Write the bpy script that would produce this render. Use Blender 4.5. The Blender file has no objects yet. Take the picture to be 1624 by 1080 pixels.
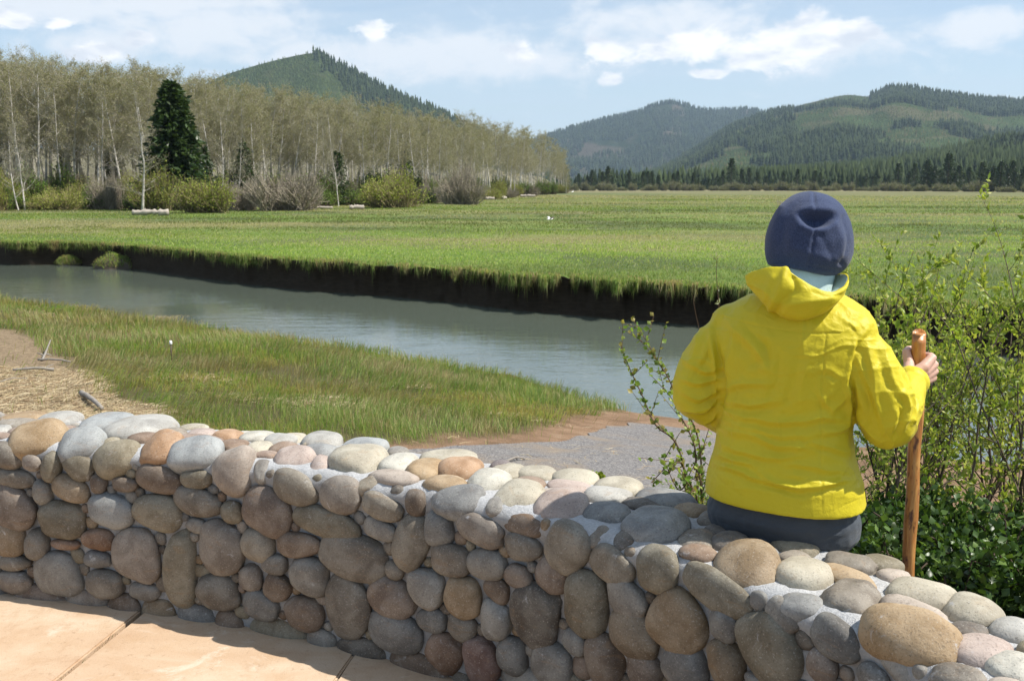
import bpy, math, random
import numpy as np
from mathutils import Vector, Matrix
R = math.radians
rng = np.random.default_rng(7)
random.seed(7)
SC = bpy.context.scene
COL = SC.collection

# ---------------------------------------------------------------- camera
F, CX, CY, HCAM = 1500.0, 812.0, 540.0, 1.55      # focal length and centre in photo pixels, eye height
TH = math.atan(244 / F)
cd = bpy.data.cameras.new('camera'); cam = bpy.data.objects.new('camera', cd); COL.objects.link(cam)
cam.location = (0, 0, HCAM); cam.rotation_euler = (math.pi / 2 - TH, 0, 0)
cd.sensor_width = 36; cd.lens = 36 * F / 1624; cd.clip_start = 0.05; cd.clip_end = 30000
cd.dof.use_dof = True; cd.dof.focus_distance = 2.75; cd.dof.aperture_fstop = 13.0
SC.camera = cam

# ---------------------------------------------------------------- sun, exposure
SUN_AZ, SUN_EL = R(99.5), R(54)                     # clockwise from +Y
S = Vector((math.sin(SUN_AZ) * math.cos(SUN_EL), math.cos(SUN_AZ) * math.cos(SUN_EL), math.sin(SUN_EL)))
ld = bpy.data.lights.new('sun', 'SUN'); sun = bpy.data.objects.new('sun', ld); COL.objects.link(sun)
ld.energy = 4.6; ld.angle = R(0.53); ld.color = (1.0, 0.95, 0.87)
sun.rotation_euler = S.to_track_quat('Z', 'Y').to_euler(); sun.location = (20, -5, 40)
vs = SC.view_settings
SC.display_settings.display_device = 'sRGB'
vs.view_transform = 'Standard'; vs.look = 'None'; vs.gamma = 1; vs.exposure = 0.62
SC.render.engine = 'CYCLES'
cy = SC.cycles
cy.max_bounces = 8; cy.diffuse_bounces = 3; cy.glossy_bounces = 3; cy.transmission_bounces = 4
cy.transparent_max_bounces = 12; cy.volume_bounces = 0; cy.use_denoising = True
cy.sample_clamp_indirect = 6
try: cy.denoiser = 'OPENIMAGEDENOISE'
except Exception: pass

# ---------------------------------------------------------------- node helper
class NT:
    def __init__(s, tree): s.t = tree; s.n = tree.nodes; s.l = tree.links
    def new(s, ty, **kw):
        n = s.n.new(ty)
        for k, v in kw.items(): setattr(n, k, v)
        return n
    def put(s, sock, v):
        if isinstance(v, bpy.types.NodeSocket): s.l.new(v, sock)
        elif v is not None:
            if isinstance(v, (tuple, list)) and sock.type == 'RGBA' and len(v) == 3: v = (*v, 1)
            sock.default_value = v
    def m(s, op, a, b=None, c=None, clamp=False):
        n = s.new('ShaderNodeMath', operation=op, use_clamp=clamp)
        s.put(n.inputs[0], a)
        if b is not None: s.put(n.inputs[1], b)
        if c is not None: s.put(n.inputs[2], c)
        return n.outputs[0]
    def vm(s, op, a, b=None):
        n = s.new('ShaderNodeVectorMath', operation=op); s.put(n.inputs[0], a)
        if b is not None: s.put(n.inputs[1], b)
        return n.outputs['Value'] if op in ('LENGTH', 'DOT_PRODUCT') else n.outputs[0]
    def mix(s, f, a, b, mode='MIX'):
        n = s.new('ShaderNodeMix', data_type='RGBA', blend_type=mode)
        s.put(n.inputs[0], f); s.put(n.inputs[6], a); s.put(n.inputs[7], b); return n.outputs[2]
    def noise(s, v, scale, det=3, rough=.55, dist=0, out=0):
        n = s.new('ShaderNodeTexNoise'); s.put(n.inputs['Vector'], v)
        n.inputs['Scale'].default_value = scale; n.inputs['Detail'].default_value = det
        n.inputs['Roughness'].default_value = rough; n.inputs['Distortion'].default_value = dist
        return n.outputs[out]
    def voro(s, v, scale, feat='F1', out=0):
        n = s.new('ShaderNodeTexVoronoi', feature=feat); s.put(n.inputs['Vector'], v)
        n.inputs['Scale'].default_value = scale; return n.outputs[out]
    def ss(s, v, a, b, lo=0., hi=1.):
        n = s.new('ShaderNodeMapRange', interpolation_type='SMOOTHSTEP'); s.put(n.inputs[0], v)
        for i, q in enumerate((a, b, lo, hi)): s.put(n.inputs[1 + i], q)
        return n.outputs[0]
    def ramp(s, f, stops):
        n = s.new('ShaderNodeValToRGB'); s.put(n.inputs[0], f); e = n.color_ramp.elements
        while len(e) < len(stops): e.new(.5)
        for i, (p, c) in enumerate(stops):
            e[i].position = p; e[i].color = (*c, 1) if len(c) == 3 else c
        return n.outputs[0]
    def attr(s, name, out='Color'):
        n = s.new('ShaderNodeAttribute', attribute_name=name); return n.outputs[out]
    def obj(s): return s.new('ShaderNodeTexCoord').outputs['Object']
    def pos(s): return s.new('ShaderNodeNewGeometry').outputs['Position']
    def scale(s, v, sc):
        n = s.new('ShaderNodeMapping'); s.put(n.inputs[0], v); n.inputs['Scale'].default_value = sc; return n.outputs[0]
    def bump(s, h, dist=.01, st=1., nrm=None):
        n = s.new('ShaderNodeBump'); s.put(n.inputs['Height'], h); n.inputs['Distance'].default_value = dist
        n.inputs['Strength'].default_value = st
        if nrm is not None: s.put(n.inputs['Normal'], nrm)
        return n.outputs[0]

def material(name, fn):
    m = bpy.data.materials.new(name); m.use_nodes = True; t = NT(m.node_tree)
    p = m.node_tree.nodes['Principled BSDF']; out = m.node_tree.nodes['Material Output']
    r = fn(t) or {}
    tr = r.pop('translucent', None)
    for k, v in r.items(): t.put(p.inputs[k], v)
    if tr:
        amt, c = tr
        n = t.new('ShaderNodeBsdfTranslucent'); t.put(n.inputs[0], c)
        if 'Normal' in r: t.put(n.inputs[1], r['Normal'])
        mx = t.new('ShaderNodeMixShader'); mx.inputs[0].default_value = amt
        t.l.new(p.outputs[0], mx.inputs[1]); t.l.new(n.outputs[0], mx.inputs[2]); t.l.new(mx.outputs[0], out.inputs[0])
    return m

# ---------------------------------------------------------------- measuring helpers (photo pixel -> point in the place)
def ray(px, py):
    u = (px - CX) / F; v = (CY - py) / F
    return np.array((u, math.cos(TH) + v * math.sin(TH), -math.sin(TH) + v * math.cos(TH)))
def onz(px, py, z):
    d = ray(px, py); t = (z - HCAM) / d[2]; return np.array((d[0] * t, d[1] * t, z))
def aty(px, py, y):
    d = ray(px, py); t = y / d[1]; return np.array((d[0] * t, y, HCAM + d[2] * t))
def proj(P):
    P = np.asarray(P, float); x = P[..., 0]; y = P[..., 1]; z = P[..., 2] - HCAM
    c, s = math.cos(TH), math.sin(TH)
    dep = y * c - z * s; up = y * s + z * c
    return CX + F * x / dep, CY - F * up / dep

# ---------------------------------------------------------------- world: sky with thin veil and cumulus
W = bpy.data.worlds.new('World'); SC.world = W; W.use_nodes = True
t = NT(W.node_tree)
bg = W.node_tree.nodes['Background']
sky = t.new('ShaderNodeTexSky', sky_type='NISHITA')
sky.sun_disc = False; sky.sun_elevation = SUN_EL; sky.sun_rotation = SUN_AZ
sky.air_density = 1.0; sky.dust_density = 0.6; sky.ozone_density = 1.2; sky.altitude = 0
gen = t.new('ShaderNodeTexCoord').outputs['Generated']
sep = t.new('ShaderNodeSeparateXYZ'); t.put(sep.inputs[0], gen)
X, Y, Z = sep.outputs
yy = t.m('MAXIMUM', Y, .05)
U = t.m('DIVIDE', X, yy); V = t.m('DIVIDE', Z, yy)
zz = t.m('ADD', t.m('MAXIMUM', Z, 0.), .12)
cmb = t.new('ShaderNodeCombineXYZ'); t.put(cmb.inputs[0], t.m('DIVIDE', X, zz)); t.put(cmb.inputs[1], t.m('DIVIDE', Y, zz))
plane = cmb.outputs[0]
n1 = t.noise(t.scale(gen, (1, 1, 1.8)), 15, 8, .62, .5)
n2 = t.noise(t.scale(gen, (1, 1, 2.0)), 38, 5, .6)
nn = t.m('ADD', t.m('MULTIPLY', n1, .68), t.m('MULTIPLY', n2, .32))
def blob(px, py, w, h):
    d = ray(px, py); u0 = d[0] / d[1]; v0 = d[2] / d[1]
    a = t.m('DIVIDE', t.m('SUBTRACT', U, float(u0)), w / F); b = t.m('DIVIDE', t.m('SUBTRACT', V, float(v0)), h / F)
    r2 = t.m('ADD', t.m('MULTIPLY', a, a), t.m('MULTIPLY', b, b))
    return t.m('EXPONENT', t.m('MULTIPLY', r2, -1.0))
def group(bl):
    acc = None
    for q in bl:
        g = blob(*q); acc = g if acc is None else t.m('MAXIMUM', acc, g)
    return acc
cum = group([(1085, 70, 80, 36), (958, 80, 50, 26), (1275, 60, 110, 42), (1215, 90, 70, 30), (1345, 48, 70, 26), (140, 84, 70, 20),
             (828, 82, 34, 20), (590, 45, 38, 18), (966, 127, 22, 14), (20, 32, 34, 16), (92, 41, 26, 11), (1120, 118, 40, 10), (220, 60, 30, 14)])
soft = group([(330, 52, 190, 56), (60, 8, 200, 34), (1290, 70, 150, 50), (140, 70, 120, 30), (1060, 40, 210, 48), (1560, 40, 80, 34), (240, 5, 240, 18), (470, 85, 60, 24), (700, 90, 300, 40), (1590, 170, 60, 20)])
na = t.m('MULTIPLY', t.m('SUBTRACT', nn, .5), 3.4)
mc = t.ss(t.m('ADD', t.m('MULTIPLY', cum, 1.15), na), .42, .92)
ms = t.ss(t.m('ADD', soft, t.m('MULTIPLY', na, .8)), .15, .95)
veil = t.ss(t.noise(t.scale(plane, (1, 2.2, 1)), .9, 6, .62, .8), .30, .75)
hz = t.ss(V, 0.0, .22, 1., 0.)
skyc = t.mix(t.m('MULTIPLY', t.m('ADD', t.m('MULTIPLY', veil, .34), .30), 1.), sky.outputs[0], (4.5, 5.3, 6.1))
skyc = t.mix(t.m('MULTIPLY', hz, .28), skyc, (4.5, 5.6, 6.4))
skyc = t.mix(t.m('MULTIPLY', ms, .85), skyc, (6.3, 6.55, 6.85))
shade = t.ss(t.noise(t.scale(gen, (1, 1, 2.6)), 17, 4, .55), .36, .62)
cc = t.mix(shade, (5.2, 5.6, 6.2), (8.0, 7.9, 7.8))
skyc = t.mix(t.m('MULTIPLY', mc, .92), skyc, cc)
t.put(bg.inputs[0], skyc); bg.inputs[1].default_value = 0.10

# ---------------------------------------------------------------- mesh helpers
def mk(name, V, Fs, mat=None, parent=None, smooth=True, col=None, attrs=None, link=True):
    V = np.ascontiguousarray(V, dtype=np.float32)
    if not isinstance(Fs, list): Fs = [Fs]
    Fs = [np.asarray(f, dtype=np.int32) for f in Fs if len(f)]
    me = bpy.data.meshes.new(name); me.vertices.add(len(V)); me.vertices.foreach_set('co', V.ravel())
    loops = np.concatenate([f.ravel() for f in Fs]); tot = np.concatenate([np.full(len(f), f.shape[1], np.int32) for f in Fs])
    st = np.concatenate(([0], np.cumsum(tot)[:-1])).astype(np.int32)
    me.loops.add(len(loops)); me.loops.foreach_set('vertex_index', loops)
    me.polygons.add(len(tot)); me.polygons.foreach_set('loop_start', st)
    try: me.polygons.foreach_set('loop_total', tot)
    except Exception: pass
    if smooth: me.polygons.foreach_set('use_smooth', np.ones(len(tot), bool))
    if col is not None:
        c = np.ones((len(V), 4), np.float32); c[:, :3] = col
        a = me.color_attributes.new('Col', 'FLOAT_COLOR', 'POINT'); a.data.foreach_set('color', c.ravel())
    for k, v in (attrs or {}).items():
        a = me.attributes.new(k, 'FLOAT', 'POINT'); a.data.foreach_set('value', np.ascontiguousarray(v, dtype=np.float32))
    me.update(calc_edges=True)
    if isinstance(mat, (list, tuple)):
        for q in mat: me.materials.append(q)
    elif mat: me.materials.append(mat)
    if not link: return me
    o = bpy.data.objects.new(name, me); COL.objects.link(o)
    if parent: o.parent = parent
    return o
def tag(o, label=None, cat=None, group=None, kind=None):
    if label: o['label'] = label
    if cat: o['category'] = cat
    if group: o['group'] = group
    if kind: o['kind'] = kind
    return o
def empty(name, loc=(0, 0, 0), rz=0):
    o = bpy.data.objects.new(name, None); COL.objects.link(o); o.location = loc; o.rotation_euler = (0, 0, rz)
    o.empty_display_size = .1; return o
def kids(o): return [c for c in COL.objects if c.parent == o]
def dup(o, ch, loc, rz=0., sc=1., label=None):
    r = o.copy(); COL.objects.link(r); r.location = loc; r.rotation_euler = (0, 0, rz)
    r.scale = sc if isinstance(sc, tuple) else (sc, sc, sc)
    if label: r['label'] = label
    for c in ch:
        d = c.copy(); COL.objects.link(d); d.parent = r
    return r
def h3(i, j, k, seed):
    n = (i * 374761393 + j * 668265263 + k * 2147483647 % 1013904223 + k * 1274126177 + seed * 974634777) & 0x7fffffff
    n = ((n ^ (n >> 13)) * 1274126177) & 0x7fffffff
    return ((n ^ (n >> 16)) & 0xffff) / 65535.0
def vn(P, scale=1., seed=0):
    P = np.asarray(P, float) * scale
    I = np.floor(P).astype(np.int64); f = P - I; f = f * f * (3 - 2 * f); r = 0
    for dx in (0, 1):
        wx = f[..., 0] if dx else 1 - f[..., 0]
        for dy in (0, 1):
            wy = f[..., 1] if dy else 1 - f[..., 1]
            for dz in (0, 1):
                wz = f[..., 2] if dz else 1 - f[..., 2]
                r = r + wx * wy * wz * h3(I[..., 0] + dx, I[..., 1] + dy, I[..., 2] + dz, seed)
    return r * 2 - 1
def fbm(P, scale=1., oc=3, seed=0, gain=.5):
    r = 0; a = 1; s = 0
    for o in range(oc):
        r = r + a * vn(P, scale * 2 ** o, seed + o * 17); s += a; a *= gain
    return r / s
def n2d(x, y, scale=1., oc=3, seed=0):
    x, y = np.broadcast_arrays(np.asarray(x, float), np.asarray(y, float))
    return fbm(np.stack([x, y, np.zeros_like(x) + .37], -1), scale, oc, seed)
def sstep(a, b, x):
    t = np.clip((x - a) / (b - a), 0, 1); return t * t * (3 - 2 * t)
def catmull(pts, n=12):
    P = np.asarray(pts, float); P = np.vstack([2 * P[0] - P[1], P, 2 * P[-1] - P[-2]]); out = []
    for i in range(1, len(P) - 2):
        for k in range(n):
            u = k / n; a, b, c, d = P[i - 1], P[i], P[i + 1], P[i + 2]
            out.append(.5 * ((2 * b) + (-a + c) * u + (2 * a - 5 * b + 4 * c - d) * u * u + (-a + 3 * b - 3 * c + d) * u ** 3))
    out.append(P[-2]); return np.array(out)
def grid_faces(nr, nc, wrap=False):
    i = np.arange(nr - 1)[:, None]; j = np.arange(nc if wrap else nc - 1)[None, :]; j2 = (j + 1) % nc
    a = i * nc + j; b = i * nc + j2; c = (i + 1) * nc + j2; d = (i + 1) * nc + j
    return np.stack([a, b, c, d], -1).reshape(-1, 4)
def tube(path, rad, seg=8, cap=True, flat=1.):
    """tapered tube along a path -> (V, [quads, tris])"""
    P = np.asarray(path, float); n = len(P); rad = np.broadcast_to(np.asarray(rad, float), (n,))
    T = np.gradient(P, axis=0); T /= np.linalg.norm(T, axis=1)[:, None] + 1e-12
    up = np.array((0, 0, 1.)) if abs(T[0][2]) < .9 else np.array((1., 0, 0))
    V = []
    for i in range(n):
        a = np.cross(T[i], up); a /= np.linalg.norm(a) + 1e-12; b = np.cross(a, T[i]); up = b
        an = np.arange(seg) * 2 * math.pi / seg
        V.append(P[i] + rad[i] * (np.cos(an)[:, None] * a + flat * np.sin(an)[:, None] * b))
    V = np.vstack(V); Q = grid_faces(n, seg, True)
    if cap:
        V = np.vstack([V, P[0], P[-1]]); k = np.arange(seg); m = n * seg
        T1 = np.stack([np.full(seg, m), (k + 1) % seg, k], -1)
        T2 = np.stack([np.full(seg, m + 1), (n - 1) * seg + k, (n - 1) * seg + (k + 1) % seg], -1)
        return V, [Q, np.vstack([T1, T2])]
    return V, [Q]
class MB:
    """collects pieces into one mesh"""
    def __init__(s): s.V = []; s.F = {3: [], 4: []}; s.C = []; s.n = 0
    def add(s, V, Fs, col=None):
        V = np.asarray(V, float)
        for f in (Fs if isinstance(Fs, list) else [Fs]):
            f = np.asarray(f)
            if len(f): s.F[f.shape[1]].append(f + s.n)
        s.V.append(V); c = np.ones((len(V), 3)) * (np.asarray(col) if col is not None else .5)
        s.C.append(c); s.n += len(V)
    def tube(s, path, rad, seg=8, col=None, cap=True): s.add(*tube(path, rad, seg, cap), col=col)
    def build(s, name, mat, parent=None, smooth=True, link=True):
        Fs = [np.vstack(s.F[k]) for k in (4, 3) if s.F[k]]
        return mk(name, np.vstack(s.V), Fs, mat, parent, smooth, np.vstack(s.C), link=link)
def ico(sub):
    import bmesh
    bm = bmesh.new(); bmesh.ops.create_icosphere(bm, subdivisions=sub, radius=1)
    V = np.array([v.co[:] for v in bm.verts]); Fc = np.array([[v.index for v in f.verts] for f in bm.faces]); bm.free()
    return V, Fc
ICO = {k: ico(k) for k in (2, 3, 4, 5, 6)}
def remesh(MBo, voxel, smooth_it=4, fac=.5):
    """one continuous skin from overlapping pieces (voxel remesh + smoothing, baked)"""
    Fs = [np.vstack(MBo.F[k]) for k in (4, 3) if MBo.F[k]]
    o = mk('tmp', np.vstack(MBo.V), Fs)
    r = o.modifiers.new('r', 'REMESH'); r.mode = 'VOXEL'; r.voxel_size = voxel; r.use_smooth_shade = True
    if smooth_it:
        q = o.modifiers.new('s', 'SMOOTH'); q.iterations = smooth_it; q.factor = fac
    dg = bpy.context.evaluated_depsgraph_get(); me = o.evaluated_get(dg).to_mesh()
    V = np.empty(len(me.vertices) * 3, np.float32); me.vertices.foreach_get('co', V); V = V.reshape(-1, 3).astype(float)
    lt = np.empty(len(me.polygons), np.int32); me.polygons.foreach_get('loop_total', lt)
    lv = np.empty(len(me.loops), np.int32); me.loops.foreach_get('vertex_index', lv)
    ls = np.concatenate(([0], np.cumsum(lt)[:-1]))
    Fq = lv[ls[lt == 4][:, None] + np.arange(4)]; Ft = lv[ls[lt == 3][:, None] + np.arange(3)] if (lt == 3).any() else np.zeros((0, 3), int)
    od = o.data; bpy.data.objects.remove(o); bpy.data.meshes.remove(od)
    return V, [Fq, Ft] if len(Ft) else [Fq]
def vnormals(V, Fs):
    N = np.zeros_like(V)
    for f in Fs:
        n = np.cross(V[f[:, 1]] - V[f[:, 0]], V[f[:, -1]] - V[f[:, 0]])
        for k in range(f.shape[1]):
            for c in range(3): N[:, c] += np.bincount(f[:, k], n[:, c], len(V))
    return N / (np.linalg.norm(N, axis=1)[:, None] + 1e-12)
# ================================================================ THE SETTING
WZ, MZ = -1.85, -0.87                                # water level, meadow level
NBP = np.array([(-60, 66), (-34, 44), (-16.3, 29.9), (-10.9, 26.2), (-6.3, 22.6), (-2.9, 19.9), (-.14, 17.4), (1.94, 15.2), (5, 12.6), (10, 10.2), (20, 6.5), (45, -3), (90, -25)])
FBP = np.array([(-60, 72), (-34, 52), (-22.9, 42.3), (-19.4, 41.6), (-16.0, 39.4), (-11.8, 35.6), (-7.2, 31.4), (-3.5, 29.2), (-.2, 26.4), (2.2, 24.6), (4.4, 23.3), (9, 19.6), (16, 15.5), (28, 9.5), (50, 0), (95, -20)])
def polar_dist(P):
    P = catmull(P, 8); az = np.arctan2(P[:, 0], P[:, 1]); r = np.hypot(P[:, 0], P[:, 1]); o = np.argsort(az)
    return lambda a: np.interp(a, az[o], r[o])
NBP = NBP * .89
NBr, FBr = polar_dist(NBP), polar_dist(FBP)
def near_z(x, y):
    r = np.hypot(x, y); az = np.arctan2(x, y); q = NBr(az)
    t = np.clip((r - 3.2) / (q - 3.2), 0, 1)
    z = -.28 - 1.32 * t ** 1.15
    z = z + .05 * n2d(x, y, .9, 3, 3) * sstep(3, 6, r)
    # debris mound at the left, small humps towards the bank
    z = z + .22 * np.exp(-(((x + 3.4) / 1.3) ** 2 + ((y - 6.2) / 1.6) ** 2))
    z = z + .13 * sstep(.35, .8, t) * n2d(x, y, .45, 2, 9)
    return z
def mask_px(x, y, z):
    px, py = proj(np.stack([x, y, z], -1)); return px, py
# ground sheet: polar rows around the viewer, denser in the direction of the photo
az = np.concatenate([np.linspace(-math.pi, R(-40), 60)[:-1], np.linspace(R(-40), R(40), 561), np.linspace(R(40), math.pi, 60)[1:]])
NBa = NBr(az); FBa = FBr(az); nb_n = n2d(az * 40, az * 0, .8, 3, 5) * .35
NBa = NBa + nb_n
# crumbling meadow edge: bays and slumps
edge = n2d(az * 45, az * 0 + 3, 1., 4, 11) * .8 + n2d(az * 200, az * 0 + 8, 1., 2, 12) * .3
FBt = FBa + .25 + edge
rows = []; zs = []; kind = []
for i in range(150):
    t_ = (i / 149) ** 1.5; rr = 1.0 + (NBa - 1.0) * t_; x = rr * np.sin(az); y = rr * np.cos(az)
    rows.append(rr); zs.append(near_z(x, y)); kind.append(0)
for t_ in (.3, .7, 1.0):
    rows.append(NBa + .9 * t_); zs.append(-1.6 - .9 * t_ + 0 * az); kind.append(1)
rows.append(FBa - .6); zs.append(-2.6 + 0 * az); kind.append(1)
rows.append(FBa - .1); zs.append(-2.2 + 0 * az); kind.append(2)
for k in range(13):
    t_ = k / 12; zz_ = -1.95 + (MZ + 1.95) * t_
    bul = .30 * (1 - t_) ** 2 * 0 + .18 * np.sin(t_ * math.pi) - .22 * sstep(.75, 1, t_)
    nz = .16 * fbm(np.stack([az * 120, az * 0 + t_ * 3.0, az * 0], -1), 1., 3, 21) + .07 * fbm(np.stack([az * 420, az * 0 + t_ * 9, az * 0], -1), 1., 2, 31)
    rows.append(FBa * (1 - t_) + FBt * t_ + bul + nz); zs.append(zz_ + .1 * t_ * n2d(az * 90, az * 0, 1., 2, 41)); kind.append(2)
last = rows[-1]; lz = zs[-1]
rm = np.concatenate([[.15, .35, .6, 1., 1.5], np.geomspace(2, 9000, 120)])
for d in rm:
    rr = last + d; x = rr * np.sin(az); y = rr * np.cos(az)
    b = sstep(0, 2.5, d)
    rows.append(rr); zs.append(lz * (1 - b) + b * (MZ + .10 * n2d(x, y, .22, 3, 51) * np.exp(-d / 150))); kind.append(3)
RR = np.array(rows); ZZ = np.array(zs); XX = RR * np.sin(az); YY = RR * np.cos(az)
GV = np.stack([XX, YY, ZZ], -1).reshape(-1, 3); nr, nc = RR.shape
kk = np.repeat(np.array(kind), nc)
gx, gy, gz = GV.T
# where the ground is dirt, straw, gravel (looked up in plan)
def inpoly(x, y, P):
    c = np.zeros(np.shape(x), bool); n = len(P)
    for i in range(n):
        x1, y1 = P[i]; x2, y2 = P[(i + 1) % n]
        with np.errstate(divide='ignore', invalid='ignore'):
            c ^= ((y1 > y) != (y2 > y)) & (x < (x2 - x1) * (y - y1) / (y2 - y1 + 1e-12) + x1)
    return c
def on_near(px, py):
    z = -.5
    for _ in range(12):
        p = onz(px, py, z); z = float(near_z(p[0], p[1]))
    return p[:2]
def soft(x, y, P, w=.16, seed=61):
    a = 0.
    for k in range(5):
        jx = w * 1.5 * n2d(x, y, 1.6, 3, seed) + w * .9 * math.cos(k * 1.257); jy = w * 1.5 * n2d(x, y, 1.6, 3, seed + 3) + w * .9 * math.sin(k * 1.257)
        a = a + inpoly(x + jx, y + jy, P) / 5.
    return a
DP = [on_near(*q) for q in [(330, 716), (430, 703), (560, 702), (700, 696), (790, 688), (850, 676), (905, 660), (960, 652), (1010, 640), (1090, 646), (1200, 650), (1330, 660), (1450, 668), (1560, 690), (1700, 720)]] + [np.array(q) for q in [(4., 3.0), (2.6, 2.2), (1.6, 2.0), (1.0, 2.4), (0.5, 3.0), (-.2, 3.3), (-.9, 3.6), (-1.4, 3.8)]]
SP_ = [on_near(*q) for q in [(-120, 515), (20, 524), (70, 545), (105, 570), (150, 600), (190, 640), (265, 655)]] + [np.array(q) for q in [(-1.5, 4.0), (-2.6, 4.1), (-4.2, 4.2), (-7., 5.)]]
def dirt_f(x, y): return soft(x, y, DP)
def straw_f(x, y): return soft(x, y, SP_, .18, 71)
dirt = dirt_f(gx, gy) * (kk == 0); straw = straw_f(gx, gy) * (kk == 0)
def ground_mat(t):
    p = t.pos(); d = t.attr('dirt', 'Fac'); s = t.attr('straw', 'Fac'); k = t.attr('kind', 'Fac')
    st = t.scale(p, (.35, 1., 1.))
    a = t.noise(p, .09, 5, .6); b = t.noise(p, 1.3, 4, .6); c = t.noise(p, 9, 3, .6); a2 = t.noise(st, .033, 4, .6, .5)
    far = t.ss(t.vm('LENGTH', p), 60., 420.)
    g = t.ramp(b, [(.25, (.075, .125, .024)), (.5, (.125, .185, .038)), (.75, (.20, .22, .075))])
    g = t.mix(t.ss(t.m('ADD', a, t.m('MULTIPLY', t.m('SUBTRACT', b, .5), .4)), .46, .58), g, (.085, .115, .042))
    g = t.mix(t.m('MULTIPLY', t.ss(a2, .50, .60), .85), g, t.mix(c, (.27, .22, .11), (.17, .17, .07)))
    gf = t.mix(t.ss(t.noise(t.scale(p, (.5, 1, 1)), .012, 5, .6), .42, .6), (.17, .15, .075), (.085, .11, .042))
    gf = t.mix(t.ss(t.vm('LENGTH', p), 330., 620.), gf, (.24, .20, .115))
    g = t.mix(t.m('MULTIPLY', far, .85), g, gf)
    near = t.mix(c, (.05, .05, .018), (.13, .11, .05))
    g = t.mix(t.ss(k, .5, 2.5), near, g)
    dc = t.ramp(t.noise(p, 3.2, 5, .65), [(.3, (.15, .095, .055)), (.55, (.26, .165, .10)), (.75, (.32, .23, .15))])
    sc = t.ramp(t.noise(p, 16, 4, .7), [(.3, (.12, .085, .05)), (.55, (.27, .20, .125)), (.8, (.42, .33, .2))])
    g = t.mix(d, g, dc); g = t.mix(s, g, sc)
    mud = t.mix(t.noise(t.scale(p, (1, 1, 5)), 3.5, 4, .65), (.016, .012, .008), (.065, .048, .032))
    isb = t.m('MULTIPLY', t.ss(k, 1.4, 1.9), t.ss(k, 2.1, 2.6, 1., 0.))
    g = t.mix(isb, g, mud)
    h = t.m('ADD', t.m('MULTIPLY', t.noise(p, 14, 4, .7), .6), t.noise(p, 60, 3, .7))
    return {'Base Color': g, 'Roughness': .95, 'Specular IOR Level': .15, 'Normal': t.bump(h, .03, .8)}
M_ground = material('ground', ground_mat)
ground = mk('ground', GV, grid_faces(nr, nc)[:, ::-1], M_ground, attrs={'dirt': dirt, 'straw': straw, 'kind': kk.astype(float)})
tag(ground, kind='structure')
# gravel path: its own sheet just above the ground
GP = [on_near(*q) for q in [(560, 722), (640, 716), (740, 708), (840, 704), (900, 694), (985, 675), (1060, 662), (1150, 662), (1240, 672), (1270, 720)]] + [np.array(q) for q in [(1.25, 3.5), (.6, 3.3), (.0, 3.6), (-.7, 3.9), (-1.0, 4.3)]]
xs = np.arange(-2, 6.5, .025); ys = np.arange(3, 11.5, .025); PX, PY = np.meshgrid(xs, ys)
jx = .12 * n2d(PX, PY, 2.5, 2, 81); jy = .12 * n2d(PX, PY, 2.5, 2, 82)
ins = inpoly(PX + jx, PY + jy, GP)
PZ = near_z(PX, PY) + .012 - .03 * (1 - sstep(0, .5, 0 * PX + 1))
Fq = grid_faces(len(ys), len(xs)); Fq = Fq[ins.ravel()[Fq].all(1)]
u, inv = np.unique(Fq, return_inverse=True)
def path_mat(t):
    p = t.pos(); v = t.voro(p, 70, out=1); n = t.noise(p, 1.8, 4, .6)
    sepc = t.new('ShaderNodeSeparateColor'); t.put(sepc.inputs[0], v)
    c = t.mix(sepc.outputs[0], (.10, .095, .095), (.25, .235, .22)); c = t.mix(t.ss(n, .45, .7), c, (.22, .18, .14))
    return {'Base Color': c, 'Roughness': .9, 'Specular IOR Level': .2, 'Normal': t.bump(t.voro(p, 70), .008, .7)}
M_path = material('gravel', path_mat)
path = mk('path', np.stack([PX, PY, PZ], -1).reshape(-1, 3)[u], inv.reshape(-1, 4), M_path); tag(path, kind='structure')
# river
def water_mat(t):
    p = t.pos()
    q = t.new('ShaderNodeMapping'); t.put(q.inputs[0], p); q.inputs['Rotation'].default_value = (0, 0, R(52)); q.inputs['Scale'].default_value = (1.0, 2.4, 1)
    h = t.m('ADD', t.m('MULTIPLY', t.noise(q.outputs[0], 1.1, 3, .55, .4), .5), t.m('MULTIPLY', t.noise(q.outputs[0], 4.5, 4, .6, .3), .22))
    calm = t.ss(t.noise(p, .12, 3, .6, .4), .35, .62, .35, 1.)
    n = t.new('ShaderNodeBump'); t.put(n.inputs['Height'], h); t.put(n.inputs['Strength'], calm); n.inputs['Distance'].default_value = .024
    return {'Base Color': t.mix(t.noise(p, .25, 3, .5), (.085, .105, .082), (.105, .122, .095)), 'Roughness': .05, 'IOR': 1.45, 'Specular IOR Level': .8, 'Normal': n.outputs[0]}
M_water = material('water', water_mat)
azr = np.linspace(R(-52), R(80), 240)
r0 = NBr(azr) - .8; r1 = FBr(azr) + .9
VV = np.concatenate([np.stack([(r0 + (r1 - r0) * k / 6) * np.sin(azr), (r0 + (r1 - r0) * k / 6) * np.cos(azr), 0 * azr + WZ], -1) for k in range(7)])
river = mk('river', VV, grid_faces(7, 240)[:, ::-1], M_water); tag(river, kind='structure')
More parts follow.
